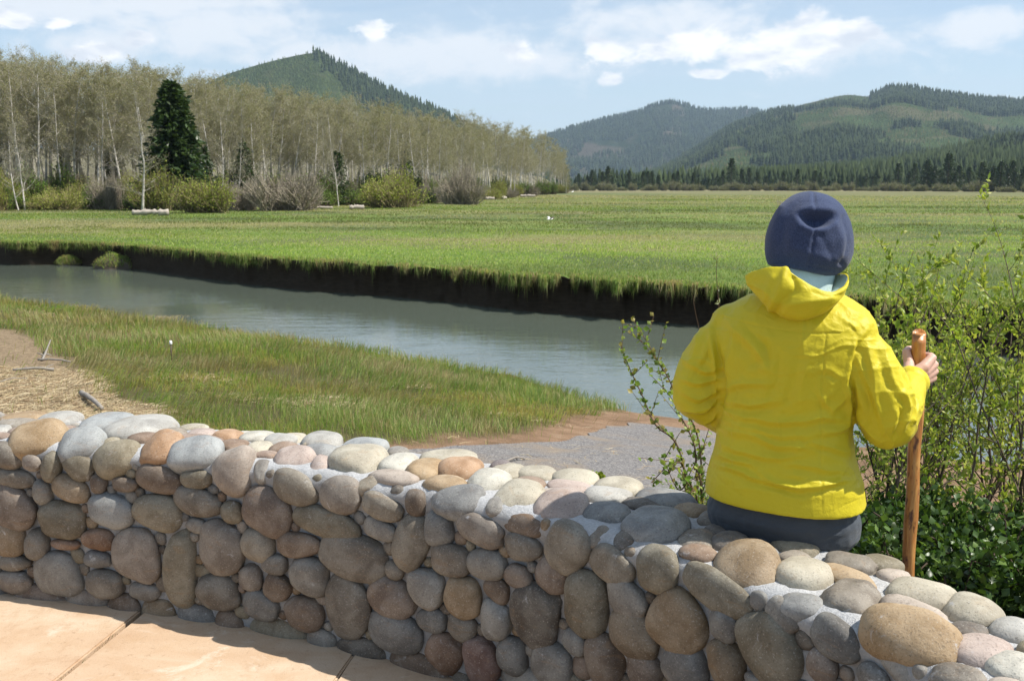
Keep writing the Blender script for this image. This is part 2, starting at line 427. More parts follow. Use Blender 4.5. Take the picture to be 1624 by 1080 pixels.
# ================================================================ PATIO AND COBBLE WALL
WC = catmull([(-5.2, 3.72), (-4.2, 3.70), (-3.2, 3.64), (-2.6, 3.56), (-1.95, 3.44), (-1.386, 3.30), (-.772, 3.09), (-.24, 2.83), (.087, 2.61), (.317, 2.405), (.523, 2.185), (.687, 1.975), (.83, 1.745), (.94, 1.5), (1.03, 1.2), (1.08, .85), (1.1, .4), (1.08, -.2)], 30)
WT_, WTOP, CH = .37, .61, .055                        # thickness, top height, corner round
dW = np.gradient(WC, axis=0); dW /= np.linalg.norm(dW, axis=1)[:, None]; NW = np.stack([-dW[:, 1], dW[:, 0]], -1)   # points away from the patio
if NW[300][1] < 0: NW = -NW
sW = np.concatenate([[0], np.cumsum(np.linalg.norm(np.diff(WC, axis=0), axis=1))])
def wall_d(p):
    d = WC - np.asarray(p)[:2]; i = int(np.argmin((d * d).sum(1))); return float(-(d[i] @ NW[i])), i
def inside(p):
    d, i = wall_d(p)
    if d < 0 or d > WT_ or p[2] > WTOP: return False
    return not (d < CH and p[2] > WTOP - CH and (CH - d) + (p[2] - WTOP + CH) > CH)
def hit(px, py):
    d = ray(px, py); d = d / np.linalg.norm(d); o = np.array((0, 0, HCAM)); t_ = 1.0
    while t_ < 7:
        if inside(o + d * t_): break
        t_ += .02
    else: return None
    lo, hi = t_ - .02, t_
    for _ in range(12):
        m = (lo + hi) / 2
        if inside(o + d * m): hi = m
        else: lo = m
    p = o + d * hi; dd, i = wall_d(p)
    nf = np.array((-NW[i][0], -NW[i][1], 0)); up = np.array((0, 0, 1.))
    a = np.clip(dd / CH, 0, 1) if p[2] > WTOP - CH - .01 else 0.
    n = nf * (1 - a) + up * a; n /= np.linalg.norm(n)
    return p, n, d, i
# --- patio
def patio_mat(t):
    p = t.pos(); a = t.noise(t.scale(p, (1, 2.2, 1)), 1.6, 6, .62, .6); b = t.noise(p, 9, 5, .65); c = t.noise(p, 120, 3, .7); e = t.noise(p, 34, 5, .7); v = t.ss(t.noise(p, 2.3, 6, .7, 1.5), .55, .68)
    col = t.ramp(a, [(.28, (.46, .305, .19)), (.5, (.53, .385, .26)), (.72, (.60, .49, .365))])
    col = t.mix(t.ss(b, .42, .8, 0., .55), col, (.46, .30, .17)); col = t.mix(t.m('MULTIPLY', c, .35), col, (.33, .23, .15)); col = t.mix(t.m('MULTIPLY', t.ss(e, .56, .72), .5), col, (.27, .17, .10)); col = t.mix(t.m('MULTIPLY', v, .45), col, (.68, .62, .52)); col = t.mix(t.m('MULTIPLY', t.ss(t.noise(p, 5.5, 6, .72, 1.), .52, .70), .45), col, (.38, .24, .14)); col = t.mix(t.m('MULTIPLY', t.ss(t.voro(p, 1.1, 'DISTANCE_TO_EDGE'), .004, .0, 0., 1.), .0), col, (.2, .14, .1)); col = t.mix(t.ss(t.noise(p, 300, 2, .5), .68, .74, 0., .7), col, (.10, .07, .05))
    return {'Base Color': col, 'Roughness': .85, 'Specular IOR Level': .25, 'Normal': t.bump(t.m('ADD', t.m('MULTIPLY', b, .6), c), .004, .5)}
M_patio = material('sandy_concrete', patio_mat)
M_joint = material('joint_dirt', lambda t: {'Base Color': t.mix(t.noise(t.pos(), 60, 3, .6), (.05, .035, .02), (.14, .10, .06)), 'Roughness': 1.0})
JD = np.array((-.155, -.988)); JN = np.array((.988, -.155))          # joint direction and across
J0 = (-1.365 * JN[0] + 3.342 * JN[1])
import bmesh
bm = bmesh.new()
cross0 = 2.02; SW = .875
def slab(b, s0, s1, y0, y1, z=0.0, th=.09, top_pts=None):
    pts = top_pts; vs_ = [b.verts.new((*p, z)) for p in pts]
    f = b.faces.new(vs_)
    if f.normal.z == 0: f.normal_update()
    if f.normal.z < 0: f.normal_flip()
    r = bmesh.ops.extrude_face_region(b, geom=[f]); vv = [e for e in r['geom'] if isinstance(e, bmesh.types.BMVert)]
    for v in vs_: v.co.z -= th
    return
g = .007
for k in range(-4, 4):
    s0 = J0 + SW * k + g; s1 = J0 + SW * (k + 1) - g
    # strips along the joints; the far edge follows the foot of the wall
    for (ta, tb) in ((None, 1.35), (1.35, 3.1), (3.1, 5.0), (5.0, 8.0)):
        P = []
        if ta is None:
            ss_ = np.linspace(s0, s1, 9); far = []
            for s_ in ss_:
                # intersect the line s=s_ with the wall curve
                sv = WC @ JN - s_; idx = np.where(np.diff(np.sign(sv)) != 0)[0]
                if len(idx) == 0: far.append(None); continue
                i = idx[0]; far.append(WC[i] + .05 * NW[i])
            far = [q for q in far if q is not None]
            if len(far) < 2: continue
            e0, e1 = far[0], far[-1]
            t0 = s0 * JN + (-tb) * JD * -1
            base = lambda s_, w: s_ * JN - JD * (3.6 - w) if False else s_ * JN + JD * w
            q1 = base(s1 if len(far) == 9 else float(e1 @ JN), -3.6 + tb + g * -1); q0 = base(s0, -3.6 + tb - g)
            P = [q0, q1] + far[::-1]
        else:
            q = lambda s_, w: s_ * JN + JD * (-3.6 + w)
            P = [q(s0, ta + g), q(s0, tb - g), q(s1, tb - g), q(s1, ta + g)]
            ins_ = [(np.argmin(((WC - p) ** 2).sum(1)), p) for p in P]
            if any(((p - WC[i]) @ NW[i]) > 0.02 for i, p in ins_): continue
        slab(bm, s0, s1, 0, 0, top_pts=P)
bmesh.ops.recalc_face_normals(bm, faces=bm.faces)
bmesh.ops.bevel(bm, geom=[e for e in bm.edges if all(abs(v.co.z) < 1e-5 for v in e.verts)], offset=.006, segments=2, affect='EDGES')
me = bpy.data.meshes.new('patio'); bm.to_mesh(me); bm.free(); me.materials.append(M_patio)
o = bpy.data.objects.new('patio', me); COL.objects.link(o); tag(o, kind='structure')
Pb = np.vstack([WC + .1 * NW, [(1.0, -4.5), (-5.2, -4.5)]])
o = mk('patio_bed', np.column_stack([Pb, np.full(len(Pb), -.022)]), [np.arange(len(Pb))[None, :]], M_joint, smooth=False); tag(o, kind='structure')
# dry grass and crumbs in the joints
mb = MB()
for k in range(-1, 2):
    s_ = J0 + SW * k
    for _ in range(260):
        w = random.uniform(0., 2.2) if k else random.uniform(0., 1.6)
        b = s_ * JN + JD * (-3.55 + w) + JN * random.gauss(0, .006)
        i = int(np.argmin(((WC - b) ** 2).sum(1)))
        if (b - WC[i]) @ NW[i] > -.01: continue
        if n2d(w * 5, k, 1., 2, 3) < -.12: continue
        a = random.uniform(0, 6.28); L = random.uniform(.008, .03); q = np.array((*b, -.012))
        dr = np.array((math.cos(a) * .8, math.sin(a) * .8, random.uniform(.2, 1.0))) * L; sd = np.array((-math.sin(a), math.cos(a), 0)) * .0012
        c = random.choice([(.20, .14, .07), (.10, .07, .035), (.3, .22, .11), (.10, .11, .04)])
        mb.add([q - sd, q + sd, q + dr], np.array([[0, 1, 2]]), c)
M_vc = material('dry_stems', lambda t: {'Base Color': t.attr('Col'), 'Roughness': .85, 'Specular IOR Level': .2})
o = mb.build('dry_grass_tufts', M_vc, smooth=False); tag(o, 'dry grass and crumbs caught in the patio joints', 'dry grass', kind='stuff')

# --- wall
wall = empty('cobblestone_wall', (0, 3.0, 0))
tag(wall, 'low curved wall of rounded river cobbles set in pale mortar', 'stone wall')
wall_off = np.array((0, 3.0, 0))
def mortar_mat(t):
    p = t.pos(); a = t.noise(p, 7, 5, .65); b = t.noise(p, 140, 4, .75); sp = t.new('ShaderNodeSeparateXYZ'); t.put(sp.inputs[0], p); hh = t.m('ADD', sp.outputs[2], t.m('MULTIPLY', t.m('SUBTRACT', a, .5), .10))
    c = t.mix(t.ss(hh, .575, .60), t.mix(a, (.30, .295, .29), (.48, .48, .475)), t.mix(a, (.42, .42, .42), (.66, .665, .67))); c = t.mix(t.ss(b, .35, .7), t.mix(.5, c, (.26, .26, .26)), c)  # painted light: sunlit top paler, shaded face greyer, split by height
    return {'Base Color': c, 'Roughness': .95, 'Specular IOR Level': .2, 'Normal': t.bump(t.m('ADD', b, t.m('MULTIPLY', t.noise(p, 420, 2, .6), .5)), .006, .9)}
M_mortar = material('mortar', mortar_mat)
# mortar body: profile swept along the curve
prof = [(.03, -.12)] + [(.013, z) for z in np.linspace(0, WTOP - CH - .03, 44)] + [(.008, WTOP - CH - .01)] + [(CH * (1 - math.cos(a)), WTOP - CH + CH * math.sin(a)) for a in np.linspace(.2, 1.57, 6)] + [(d, WTOP) for d in np.linspace(CH + .012, WT_ - .03, 28)] + [(WT_, WTOP - .03)] + [(WT_, z) for z in np.linspace(WTOP - .08, -.45, 18)]
prof = np.array(prof)
sd = np.arange(0, sW[-1], .0125); cx = np.interp(sd, sW, WC[:, 0]); cy_ = np.interp(sd, sW, WC[:, 1]); nx = np.interp(sd, sW, NW[:, 0]); ny = np.interp(sd, sW, NW[:, 1])
MV = np.stack([cx[None] + nx[None] * prof[:, :1], cy_[None] + ny[None] * prof[:, :1], 0 * cx[None] + prof[:, 1:]], -1)
MVf = MV.reshape(-1, 3); fq = grid_faces(len(prof), len(sd)); nn_ = vnormals(MVf, [fq]); 
if nn_[len(sd) * 20 + 400][1] > 0: fq = fq[:, ::-1]; nn_ = -nn_
MVf = MVf + nn_ * (.010 * fbm(MVf, 9, 3, 5) + .006 * fbm(MVf, 45, 3, 6))[:, None]
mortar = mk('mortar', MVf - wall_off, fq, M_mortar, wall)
PAL = {'tan': (.36, .24, .12), 'orange': (.40, .23, .12), 'blue': (.30, .325, .335), 'grey': (.25, .24, .22), 'gp': (.38, .375, .35), 'cream': (.44, .40, .31), 'pale': (.52, .50, .43),
       'pink': (.42, .33, .29), 'pg': (.30, .25, .21), 'brown': (.17, .11, .075), 'dark': (.075, .065, .058), 'olive': (.22, .19, .125), 'rust': (.27, .12, .055), 'pb': (.20, .14, .11),
       'bg': (.19, .20, .205), 'gb': (.19, .165, .135), 'purple': (.17, .145, .15), 'red': (.19, .085, .07), 'tg': (.29, .25, .19), 'tb': (.27, .185, .10)}
ST = """58 694 89 48 3 tan|37 664 62 17 0 tan|95 666 66 21 0 gp|173 666 92 28 -3 blue|178 677 42 12 0 pink|114 676 28 9 0 gp|128 702 72 44 5 blue|223 681 116 36 -8 gp|2 684 26 26 0 gp|184 727 74 52 0 olive
8 722 58 40 15 gb|51 733 32 28 10 pg|82 741 34 48 15 olive|123 740 54 40 25 olive|20 757 72 30 5 gb|67 780 30 40 -10 grey|113 775 62 40 12 tb|157 767 28 32 0 brown|199 768 42 24 0 brown|22 807 74 66 25 pb
98 824 76 58 0 olive|176 810 75 52 5 blue|14 854 50 56 0 tb|59 863 40 50 0 gb|104 863 46 18 4 rust|156 855 54 34 0 rust|25 891 52 28 -5 gb|155 886 44 28 0 bg|94 909 80 68 0 grey|23 923 56 36 0 pg|166 926 60 46 0 gb|217 880 78 84 0 pg|230 937 50 30 0 grey
256 710 72 56 -22 orange|309 718 88 48 0 blue|308 679 46 12 0 cream|320 689 46 16 0 pink|360 675 50 20 0 cream|362 693 50 19 0 orange|408 678 50 26 5 gp|408 695 56 18 0 pale|412 712 42 28 0 cream|446 700 54 20 5 gp|371 748 66 76 0 pg|252 760 72 42 10 brown|311 760 50 30 -5 olive|418 748 30 40 5 grey|467 728 66 36 5 pink
250 811 80 56 10 olive|313 796 78 44 6 gb|368 812 36 36 0 olive|425 811 84 70 15 pb|312 833 34 24 10 grey|287 901 58 118 3 olive|352 869 72 86 0 pg|409 864 54 52 0 tg|347 938 72 56 0 gb|398 916 38 42 0 pg|436 894 42 34 0 grey|439 932 46 42 25 brown|414 960 60 44 15 bg|475 864 70 40 -5 brown
463 690 46 16 0 cream|511 701 64 26 6 gp|486 708 14 8 0 cream|578 703 74 24 4 blue|550 713 28 12 0 tan|631 712 34 18 0 grey|673 711 56 20 8 gp|507 738 32 52 12 pink|568 733 94 44 0 cream|633 740 64 38 -8 pale|468 774 76 50 15 tg|540 785 64 58 0 pg|585 770 46 26 0 tg|631 779 34 26 10 dark|661 797 36 42 0 brown|607 804 68 40 10 tg|520 829 112 42 8 olive
604 839 56 32 10 grey|563 884 114 68 5 gb|652 860 60 86 20 tg|626 904 32 32 0 gb|490 914 64 60 0 grey|551 962 76 98 0 gb|622 948 80 60 12 pb|674 932 64 60 10 gp|482 973 64 54 0 brown|627 1002 94 60 5 bg
740 716 76 24 10 purple|712 727 88 24 6 cream|676 749 62 44 -5 tan|730 748 72 42 -3 orange|795 735 34 18 10 purple|806 748 58 20 30 cream|777 765 68 38 3 pale|822 787 80 50 -3 cream|851 746 64 22 0 cream|859 757 38 13 0 gp|727 794 82 48 5 bg|788 803 34 36 15 grey|763 840 82 46 8 pg|832 833 64 36 5 brown|889 805 86 58 8 pink|697 838 48 56 0 bg|716 888 66 50 0 gb|830 868 62 42 0 gb|773 895 64 50 -15 grey|898 868 78 72 28 tg
735 947 66 64 12 tan|823 914 48 36 0 pb|789 935 48 34 22 brown|877 912 60 52 22 pb|685 983 50 38 0 bg|733 994 52 42 12 gb|786 983 52 64 0 gp|849 976 88 98 5 dark|704 1036 64 56 20 rust|764 1047 56 76 -18 red|813 1040 52 60 -5 bg|876 1053 74 62 10 grey
912 754 74 26 4 cream|903 773 68 18 6 pink|981 769 76 30 10 cream|965 786 74 26 8 gp|1018 799 62 20 5 dark|1056 794 92 28 14 bg|1100 811 64 20 5 tb|963 816 76 32 3 bg|1041 838 106 58 16 bg|948 851 38 38 0 gb|991 858 34 44 -20 dark|1105 857 56 54 0 gb|1132 826 50 32 10 gb|972 897 80 48 16 tg|1043 904 66 76 -10 olive
929 957 74 104 -4 olive|992 948 84 50 16 grey|1138 938 128 46 18 olive|1006 1006 100 62 30 tb|1075 988 108 84 28 tan|913 1017 48 36 32 bg|957 1047 62 86 -12 brown|1022 1062 66 58 0 pb|1090 1058 88 66 25 bg|1150 991 56 50 0 bg|1150 1050 62 74 -12 tb
1205 847 64 24 8 bg|1262 867 76 28 10 olive|1336 868 50 36 0 tg|1183 898 104 84 26 tb|1276 914 88 56 6 cream|1352 893 84 28 10 gb|1350 945 84 88 -28 gb|1270 962 74 36 28 bg|1241 977 66 44 40 grey|1222 1030 132 80 52 olive|1327 1015 96 56 22 bg|1305 1056 62 46 16 pb|1200 1078 44 24 0 bg
1400 890 62 24 10 olive|1451 906 82 32 6 pink|1466 946 108 40 8 cream|1543 935 104 42 24 pale|1547 973 82 44 -6 cream|1608 971 58 22 5 pink|1612 1004 66 38 18 gp|1442 1011 154 88 27 tan|1556 1037 84 52 10 pink|1606 1062 70 54 0 pale|1432 1059 110 40 42 grey|1522 1080 86 50 10 gb|1385 1078 66 40 30 bg"""
def stone_mat(t):
    p = t.obj(); c = t.attr('Col'); rnd = t.new('ShaderNodeObjectInfo').outputs['Random']; pp = t.vm('ADD', t.pos(), rnd)
    a = t.noise(pp, 11, 5, .6, .5); b = t.noise(pp, 55, 5, .7); sp = t.noise(pp, 190, 3, .7); ly = t.noise(t.scale(pp, (1, 1, 3.5)), 14, 4, .6, 1.2)
    col = t.mix(t.ss(a, .32, .68), t.mix(.38, c, (.10, .075, .05)), t.mix(.22, c, (.5, .46, .38)))
    col = t.mix(t.ss(ly, .56, .72, 0., .45), col, t.mix(.5, c, (.30, .17, .07)))
    col = t.mix(t.ss(sp, .55, .68, 0., .5), col, (.05, .045, .04)); col = t.mix(t.ss(sp, .42, .30, 0., .4), col, (.5, .47, .42))
    lime = t.m('MULTIPLY', t.ss(t.noise(pp, 13, 6, .72, .8), .60, .72), t.ss(b, .38, .55))
    col = t.mix(t.m('MULTIPLY', lime, .6), col, (.52, .52, .52))
    h = t.m('ADD', t.m('MULTIPLY', b, .6), t.m('MULTIPLY', sp, .35))
    return {'Base Color': col, 'Roughness': t.ss(b, .2, .8, .55, .85), 'Specular IOR Level': .35, 'Normal': t.bump(h, .0045, .75)}
M_stone = material('river_stone', stone_mat)
LB = {'tan': 'ochre tan cobble', 'orange': 'orange brown cobble', 'blue': 'pale blue grey cobble', 'cream': 'cream coloured cobble', 'pale': 'pale whitish cobble', 'pink': 'pinkish cobble', 'brown': 'dark brown cobble', 'dark': 'nearly black cobble', 'rust': 'rust coloured cobble', 'purple': 'purplish cobble', 'red': 'dull red cobble', 'olive': 'olive brown cobble'}
def stone_mesh(p, n, d, a, b, c, ax, ay, colr, seed, rough=.07, sub=4):
    V, Fc = ICO[sub]; r_ = np.random.default_rng(seed)
    pw = r_.uniform(2.15, 2.75); q = (np.abs(V) ** pw).sum(1) ** (-1 / pw); U_ = V * q[:, None]
    o_ = r_.uniform(0, 50, 3)
    U_ = U_ * (1 + 1.5 * rough * fbm(V + o_, .9, 2, seed % 97) + .35 * rough * fbm(V + o_, 3.2, 2, seed % 89))[:, None]
    U_[:, 0] *= 1 + .10 * r_.uniform(-1, 1) * U_[:, 1]; U_[:, 1] *= 1 + .16 * r_.uniform(-1, 1) * U_[:, 0]
    return p + U_[:, :1] * a * ax + U_[:, 1:2] * b * ay + U_[:, 2:] * c * n, Fc
stones = []
for k, s_ in enumerate(ST.replace('\n', '|').split('|')):
    q = s_.split(); px, py, w, h, rot = map(float, q[:5]); colr = q[5]
    r_ = hit(px, py)
    if r_ is None and py < 900: r_ = hit(px, py + 6)
    if r_ is None: continue
    p, n, d, i = r_
    dist = float(np.linalg.norm(p - np.array((0, 0, HCAM)))); pxm = dist / F * np.linalg.norm(ray(px, py))
    sinp = max(.14, abs(float(n @ d))); cosp = math.sqrt(1 - sinp ** 2)
    dwl = wall_d(p)[0]
    if n[2] > .9 and h / w > .42 and dwl < .16:
        kf = .75 * sstep(.16, .05, dwl); n = np.array((0, 0, 1.)) - kf * np.array((*NW[i], 0.)); n /= np.linalg.norm(n); sinp = max(.14, abs(float(n @ d))); cosp = math.sqrt(1 - sinp ** 2)
    isT = n[2] > .75
    # image axes on the tangent plane
    right = np.cross(d, (0, 0, 1.)); right /= np.linalg.norm(right)
    ra = R(rot); 
    ux = right - n * (right @ n); ux /= np.linalg.norm(ux); uy = np.cross(n, ux); 
    if uy @ np.array((0, 0, 1.)) + uy[1] < 0: uy = -uy
    if isT:
        a = w / 2 * pxm; hh = h / 2 * pxm; c = min(.50 * a, .88 * hh / cosp); b = math.sqrt(max(hh ** 2 - (c * cosp) ** 2, 0)) / sinp; b = float(np.clip(b * 1.12, .5 * a, 1.3 * a))
        tang = np.array((*dW[i], 0.)); ax = ux * .5 + tang * .5 * np.sign(tang @ ux); ax /= np.linalg.norm(ax); ay = np.cross(n, ax); off = -.12 * c
        c = max(c, .018)
    else:
        a = w / 2 * pxm * 1.0 / max(.5, abs(float(ux @ right))); b = h / 2 * pxm / max(.6, abs(float(np.linalg.norm(uy - d * (uy @ d)))))
        ax = ux * math.cos(ra) - uy * math.sin(ra); ay = ux * math.sin(ra) + uy * math.cos(ra); ca = .62 * min(a, b)
        c = float(np.clip(ca, .020, .043)); off = -.12 * c
        if n[2] > .25: c = float(np.clip(.8 * min(a, b), .03, .065)); off = -.35 * c
    rough = .18 if colr in ('dark', 'rust') else .10
    if (px, py) in ((1350, 945), (1105, 857), (1352, 893), (256, 710)): rough = .2
    sc_ = 1.05 if isT or n[2] > .25 else 1.055
    # size and seat the stone so that the part above the mortar spans what was measured
    q0 = p.copy(); cr, sr = math.cos(ra), math.sin(ra); a0, b0 = a, b
    for it in range(7):
        V, Fc = stone_mesh(q0 + n * off, n, d, a, b, c, ax, ay, colr, 100 + k, rough, 3)
        e1 = np.array(proj(q0 + .01 * ax)) - np.array(proj(q0)); an_ = math.atan2(e1[1], e1[0]); cr, sr = math.cos(an_), math.sin(an_); dl_ = an_ - ra; tw_ = math.hypot(w * math.cos(dl_), h * math.sin(dl_)); th_ = math.hypot(w * math.sin(dl_), h * math.cos(dl_))
        vis = (V - p) @ n > (-.002 if isT else -.013); qx, qy = proj(V[vis] if vis.sum() > 20 else V); du = (qx - px) * cr + (qy - py) * sr; dv = -(qx - px) * sr + (qy - py) * cr
        ew, eh = du.max() - du.min(), dv.max() - dv.min(); mx, my = (du.max() + du.min()) / 2, (dv.max() + dv.min()) / 2
        if isT and eh < h * .95 and c < .62 * a: c *= 1.08
        a = float(np.clip(a * (tw_ * sc_ / ew) ** .9, (.82 if isT else .5) * a0, 1.6 * a0)); b = min(b, a) if isT else b; b = float(np.clip(b * (th_ * sc_ / eh) ** (.9 if not isT else .7), .35 * b0, 1.8 * b0))
        t1 = aty(px + (mx * cr - my * sr), py + (mx * sr + my * cr), p[1]) - aty(px, py, p[1]); mv = t1 - n * (t1 @ n); mv *= min(1., .05 / (np.linalg.norm(mv) + 1e-9))
        q0 = q0 - mv * (.8 if not isT else .5)
    V, Fc = stone_mesh(q0 + n * off, n, d, a, b, c, ax, ay, colr, 100 + k, rough)
    base = np.array(PAL[colr]) * (1 + .12 * (random.random() - .5))
    if n[2] < .3: base = (base * .88 + base.mean() * .12) * .68 * random.uniform(.72, 1.2)  # shade of the wall face put into the stone colour, plus random tone
    stones.append((w * h, V, Fc, base, colr, px, py))
stones.sort(key=lambda s_: -s_[0])
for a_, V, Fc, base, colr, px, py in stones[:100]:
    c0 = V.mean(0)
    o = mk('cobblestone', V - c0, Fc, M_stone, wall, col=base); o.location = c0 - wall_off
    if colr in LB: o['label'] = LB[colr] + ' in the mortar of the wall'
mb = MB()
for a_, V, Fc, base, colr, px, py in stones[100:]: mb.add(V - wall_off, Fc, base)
# pebbles pressed into the gaps between the measured stones
def sv(P3):
    out = []
    for q in P3: dd, i = wall_d(q); out.append((sW[i], dd))
    return np.array(out)
ds = .006; s0_ = sW[int(np.argmin(((WC - np.array((-2.2, 3.48))) ** 2).sum(1)))]; s1_ = sW[int(np.argmin(((WC - np.array((.90, 1.58))) ** 2).sum(1)))]
nS = int((s1_ - s0_) / ds); gF = np.zeros((nS, int(.60 / ds)), bool); gT = np.zeros((nS, int(.33 / ds)), bool)
for a_, V, Fc, base, colr, px, py in stones:
    for g_, kk_ in ((gF, 0), (gT, 1)):
        Wd_ = WC[::3]; P2 = V[:, :2]; c_ = V.mean(0); near_i = np.abs(Wd_ - c_[:2]).max(1) < .5
        if not near_i.any(): continue
        Wn = Wd_[near_i]; Nn = NW[::3][near_i]; sn = sW[::3][near_i]; d2 = ((P2[:, None] - Wn) ** 2).sum(-1).argmin(1); dd = ((P2 - Wn[d2]) * Nn[d2]).sum(1); s2 = sn[d2] + ((P2 - Wn[d2]) * np.stack([Nn[d2][:, 1], -Nn[d2][:, 0]], -1)).sum(1)
        v2 = V[:, 2] if kk_ == 0 else dd - CH * .6; m_ = (dd < .012) if kk_ == 0 else (V[:, 2] > WTOP - .006)
        i_ = ((s2[m_] - s0_) / ds).astype(int); j_ = (v2[m_] / ds).astype(int); ok = (i_ >= 0) & (i_ < g_.shape[0]) & (j_ >= 0) & (j_ < g_.shape[1]); i_, j_ = i_[ok], j_[ok]
        if len(i_) == 0: continue
        # fill the footprint row by row
        for jj in np.unique(j_): r2 = i_[j_ == jj]; g_[r2.min():r2.max() + 1, jj] = True
fill = []
for g_, kk_, rmin in ((gF, 0, 2), (gT, 1, 4)):
    D_ = np.full(g_.shape, 99); 
    for _ in range(170):
        e = ~g_; lay = np.zeros(g_.shape, int); cur = e.copy(); k_ = 0
        while cur.any() and k_ < 9:
            lay += cur; k_ += 1; c2 = cur.copy(); c2[1:] &= cur[:-1]; c2[:-1] &= cur[1:]; c2[:, 1:] &= cur[:, :-1]; c2[:, :-1] &= cur[:, 1:]; c2[0] = c2[-1] = False; c2[:, 0] &= kk_ == 0; c2[:, -1] = False; cur = c2
        r_ = lay.max()
        if r_ <= rmin: break
        i_, j_ = np.unravel_index(lay.argmax(), lay.shape); 
        # let the pebble grow sideways into the gap
        wl = 0
        while wl < 2.2 * r_ and i_ - wl > 0 and i_ + wl < g_.shape[0] - 1 and not g_[i_ - wl, j_] and not g_[i_ + wl, j_]: wl += 1
        A_ = max(wl, r_) * ds * 1.0; B_ = r_ * ds * 1.02; fill.append((s0_ + i_ * ds, j_ * ds, A_, B_, kk_))
        I_, J_ = np.ogrid[:g_.shape[0], :g_.shape[1]]; g_ |= ((I_ - i_) / (A_ / ds + .8)) ** 2 + ((J_ - j_) / (B_ / ds + .8)) ** 2 < 1
for (s_, v, A_, B_, kk_) in fill:
    C_ = np.array((np.interp(s_, sW, WC[:, 0]), np.interp(s_, sW, WC[:, 1]))); N_ = np.array((np.interp(s_, sW, NW[:, 0]), np.interp(s_, sW, NW[:, 1]))); T_ = np.array((N_[1], -N_[0], 0.))
    if kk_ == 0: p = np.array((*(C_ + .014 * N_), v)); n = np.array((*(-N_), 0.))
    else: p = np.array((*(C_ + N_ * (v + CH * .6)), WTOP - .002)); n = np.array((0, 0, 1.))
    V, Fc = stone_mesh(p, n, None, A_, B_, max(.014, .55 * B_), T_, np.cross(n, T_), None, random.randrange(9999), .12, 3)
    base = np.array(random.choice([PAL[k_] for k_ in ('gb', 'grey', 'brown', 'olive', 'pb', 'bg', 'tb', 'dark', 'pg')])) * (.72 if kk_ == 0 else 1.35)  # face pebbles painted darker as in shade, top ones lighter as in sun
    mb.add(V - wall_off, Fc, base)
# stones out of the frame and on the far side of the wall
pl = list(PAL.values())
def rand_stones(s0, s1, face):
    placed = []
    for _ in range(2600):
        s_ = random.uniform(s0, s1); v = random.uniform(0.02, .57) if face != 'top' else random.uniform(.06, .32)
        a = random.uniform(.035, .085) * (.85 if face == 'top' else 1)
        if all((s_ - q[0]) ** 2 + ((v - q[1]) * 1.25) ** 2 > (a * .9 + q[2] * .9) ** 2 for q in placed): placed.append((s_, v, a))
    for (s_, v, a) in placed:
        C_ = np.array((np.interp(s_, sW, WC[:, 0]), np.interp(s_, sW, WC[:, 1]))); N_ = np.array((np.interp(s_, sW, NW[:, 0]), np.interp(s_, sW, NW[:, 1]))); T_ = np.array((N_[1], -N_[0], 0.))
        if face == 'front': p = np.array((*C_, v)); n = np.array((*(-N_), 0.))
        elif face == 'back': p = np.array((*(C_ + N_ * WT_), v)); n = np.array((*N_, 0.))
        else: p = np.array((*(C_ + N_ * v), WTOP)); n = np.array((0, 0, 1.))
        ay = np.cross(n, T_)
        V, Fc = stone_mesh(p - n * .008, n, None, a, a * .75, random.uniform(.025, .045), T_, ay, None, random.randrange(9999), sub=3)
        mb.add(V - wall_off, Fc, np.array(random.choice(pl)))
sL = sW[int(np.argmin(((WC - np.array((-2.12, 3.47))) ** 2).sum(1)))]; sR = sW[int(np.argmin(((WC - np.array((.93, 1.45))) ** 2).sum(1)))]
rand_stones(.1, sL, 'front'); rand_stones(.1, sL - .05, 'top'); rand_stones(sR + .1, sW[-1] - .1, 'front'); rand_stones(sR + .12, sW[-1] - .1, 'top'); rand_stones(.1, sW[-1] - .1, 'back')
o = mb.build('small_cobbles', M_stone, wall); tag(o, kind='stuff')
# ================================================================ PERSON ON THE WALL
PSI = R(30)
PO = np.array((.735, 2.485, .615)); Rv = np.array((math.cos(PSI), -math.sin(PSI), 0)); Fv = np.array((math.sin(PSI), math.cos(PSI), 0)); Uv = np.array((0, 0, 1.))
def L(x, y, z): return PO + x * Rv + y * Fv + z * Uv
STK_T, STK_B = aty(1458, 530, 2.66), np.array((1.215, 2.70, -.33))
def stk(z): f = (z - STK_B[2]) / (STK_T[2] - STK_B[2]); return STK_B + (STK_T - STK_B) * f
elR, wrR = aty(1408, 668, 2.40), aty(1446, 606, 2.585)
shR, shL = L(.178, .01, .575), L(-.178, .01, .575)
elL, wrL = aty(1103, 628, 2.58), L(-.07, .27, .16)
hc = aty(1283, 366, 2.50)
def blobby(mb, c, r, rot=None, sub=3):
    V, Fc = ICO[sub]; V = V * np.asarray(r)
    if rot is not None: V = V @ np.asarray(rot)
    mb.add(V + c, Fc)
FR = np.stack([Rv, Fv, Uv])                           # rows: local axes
mb = MB()
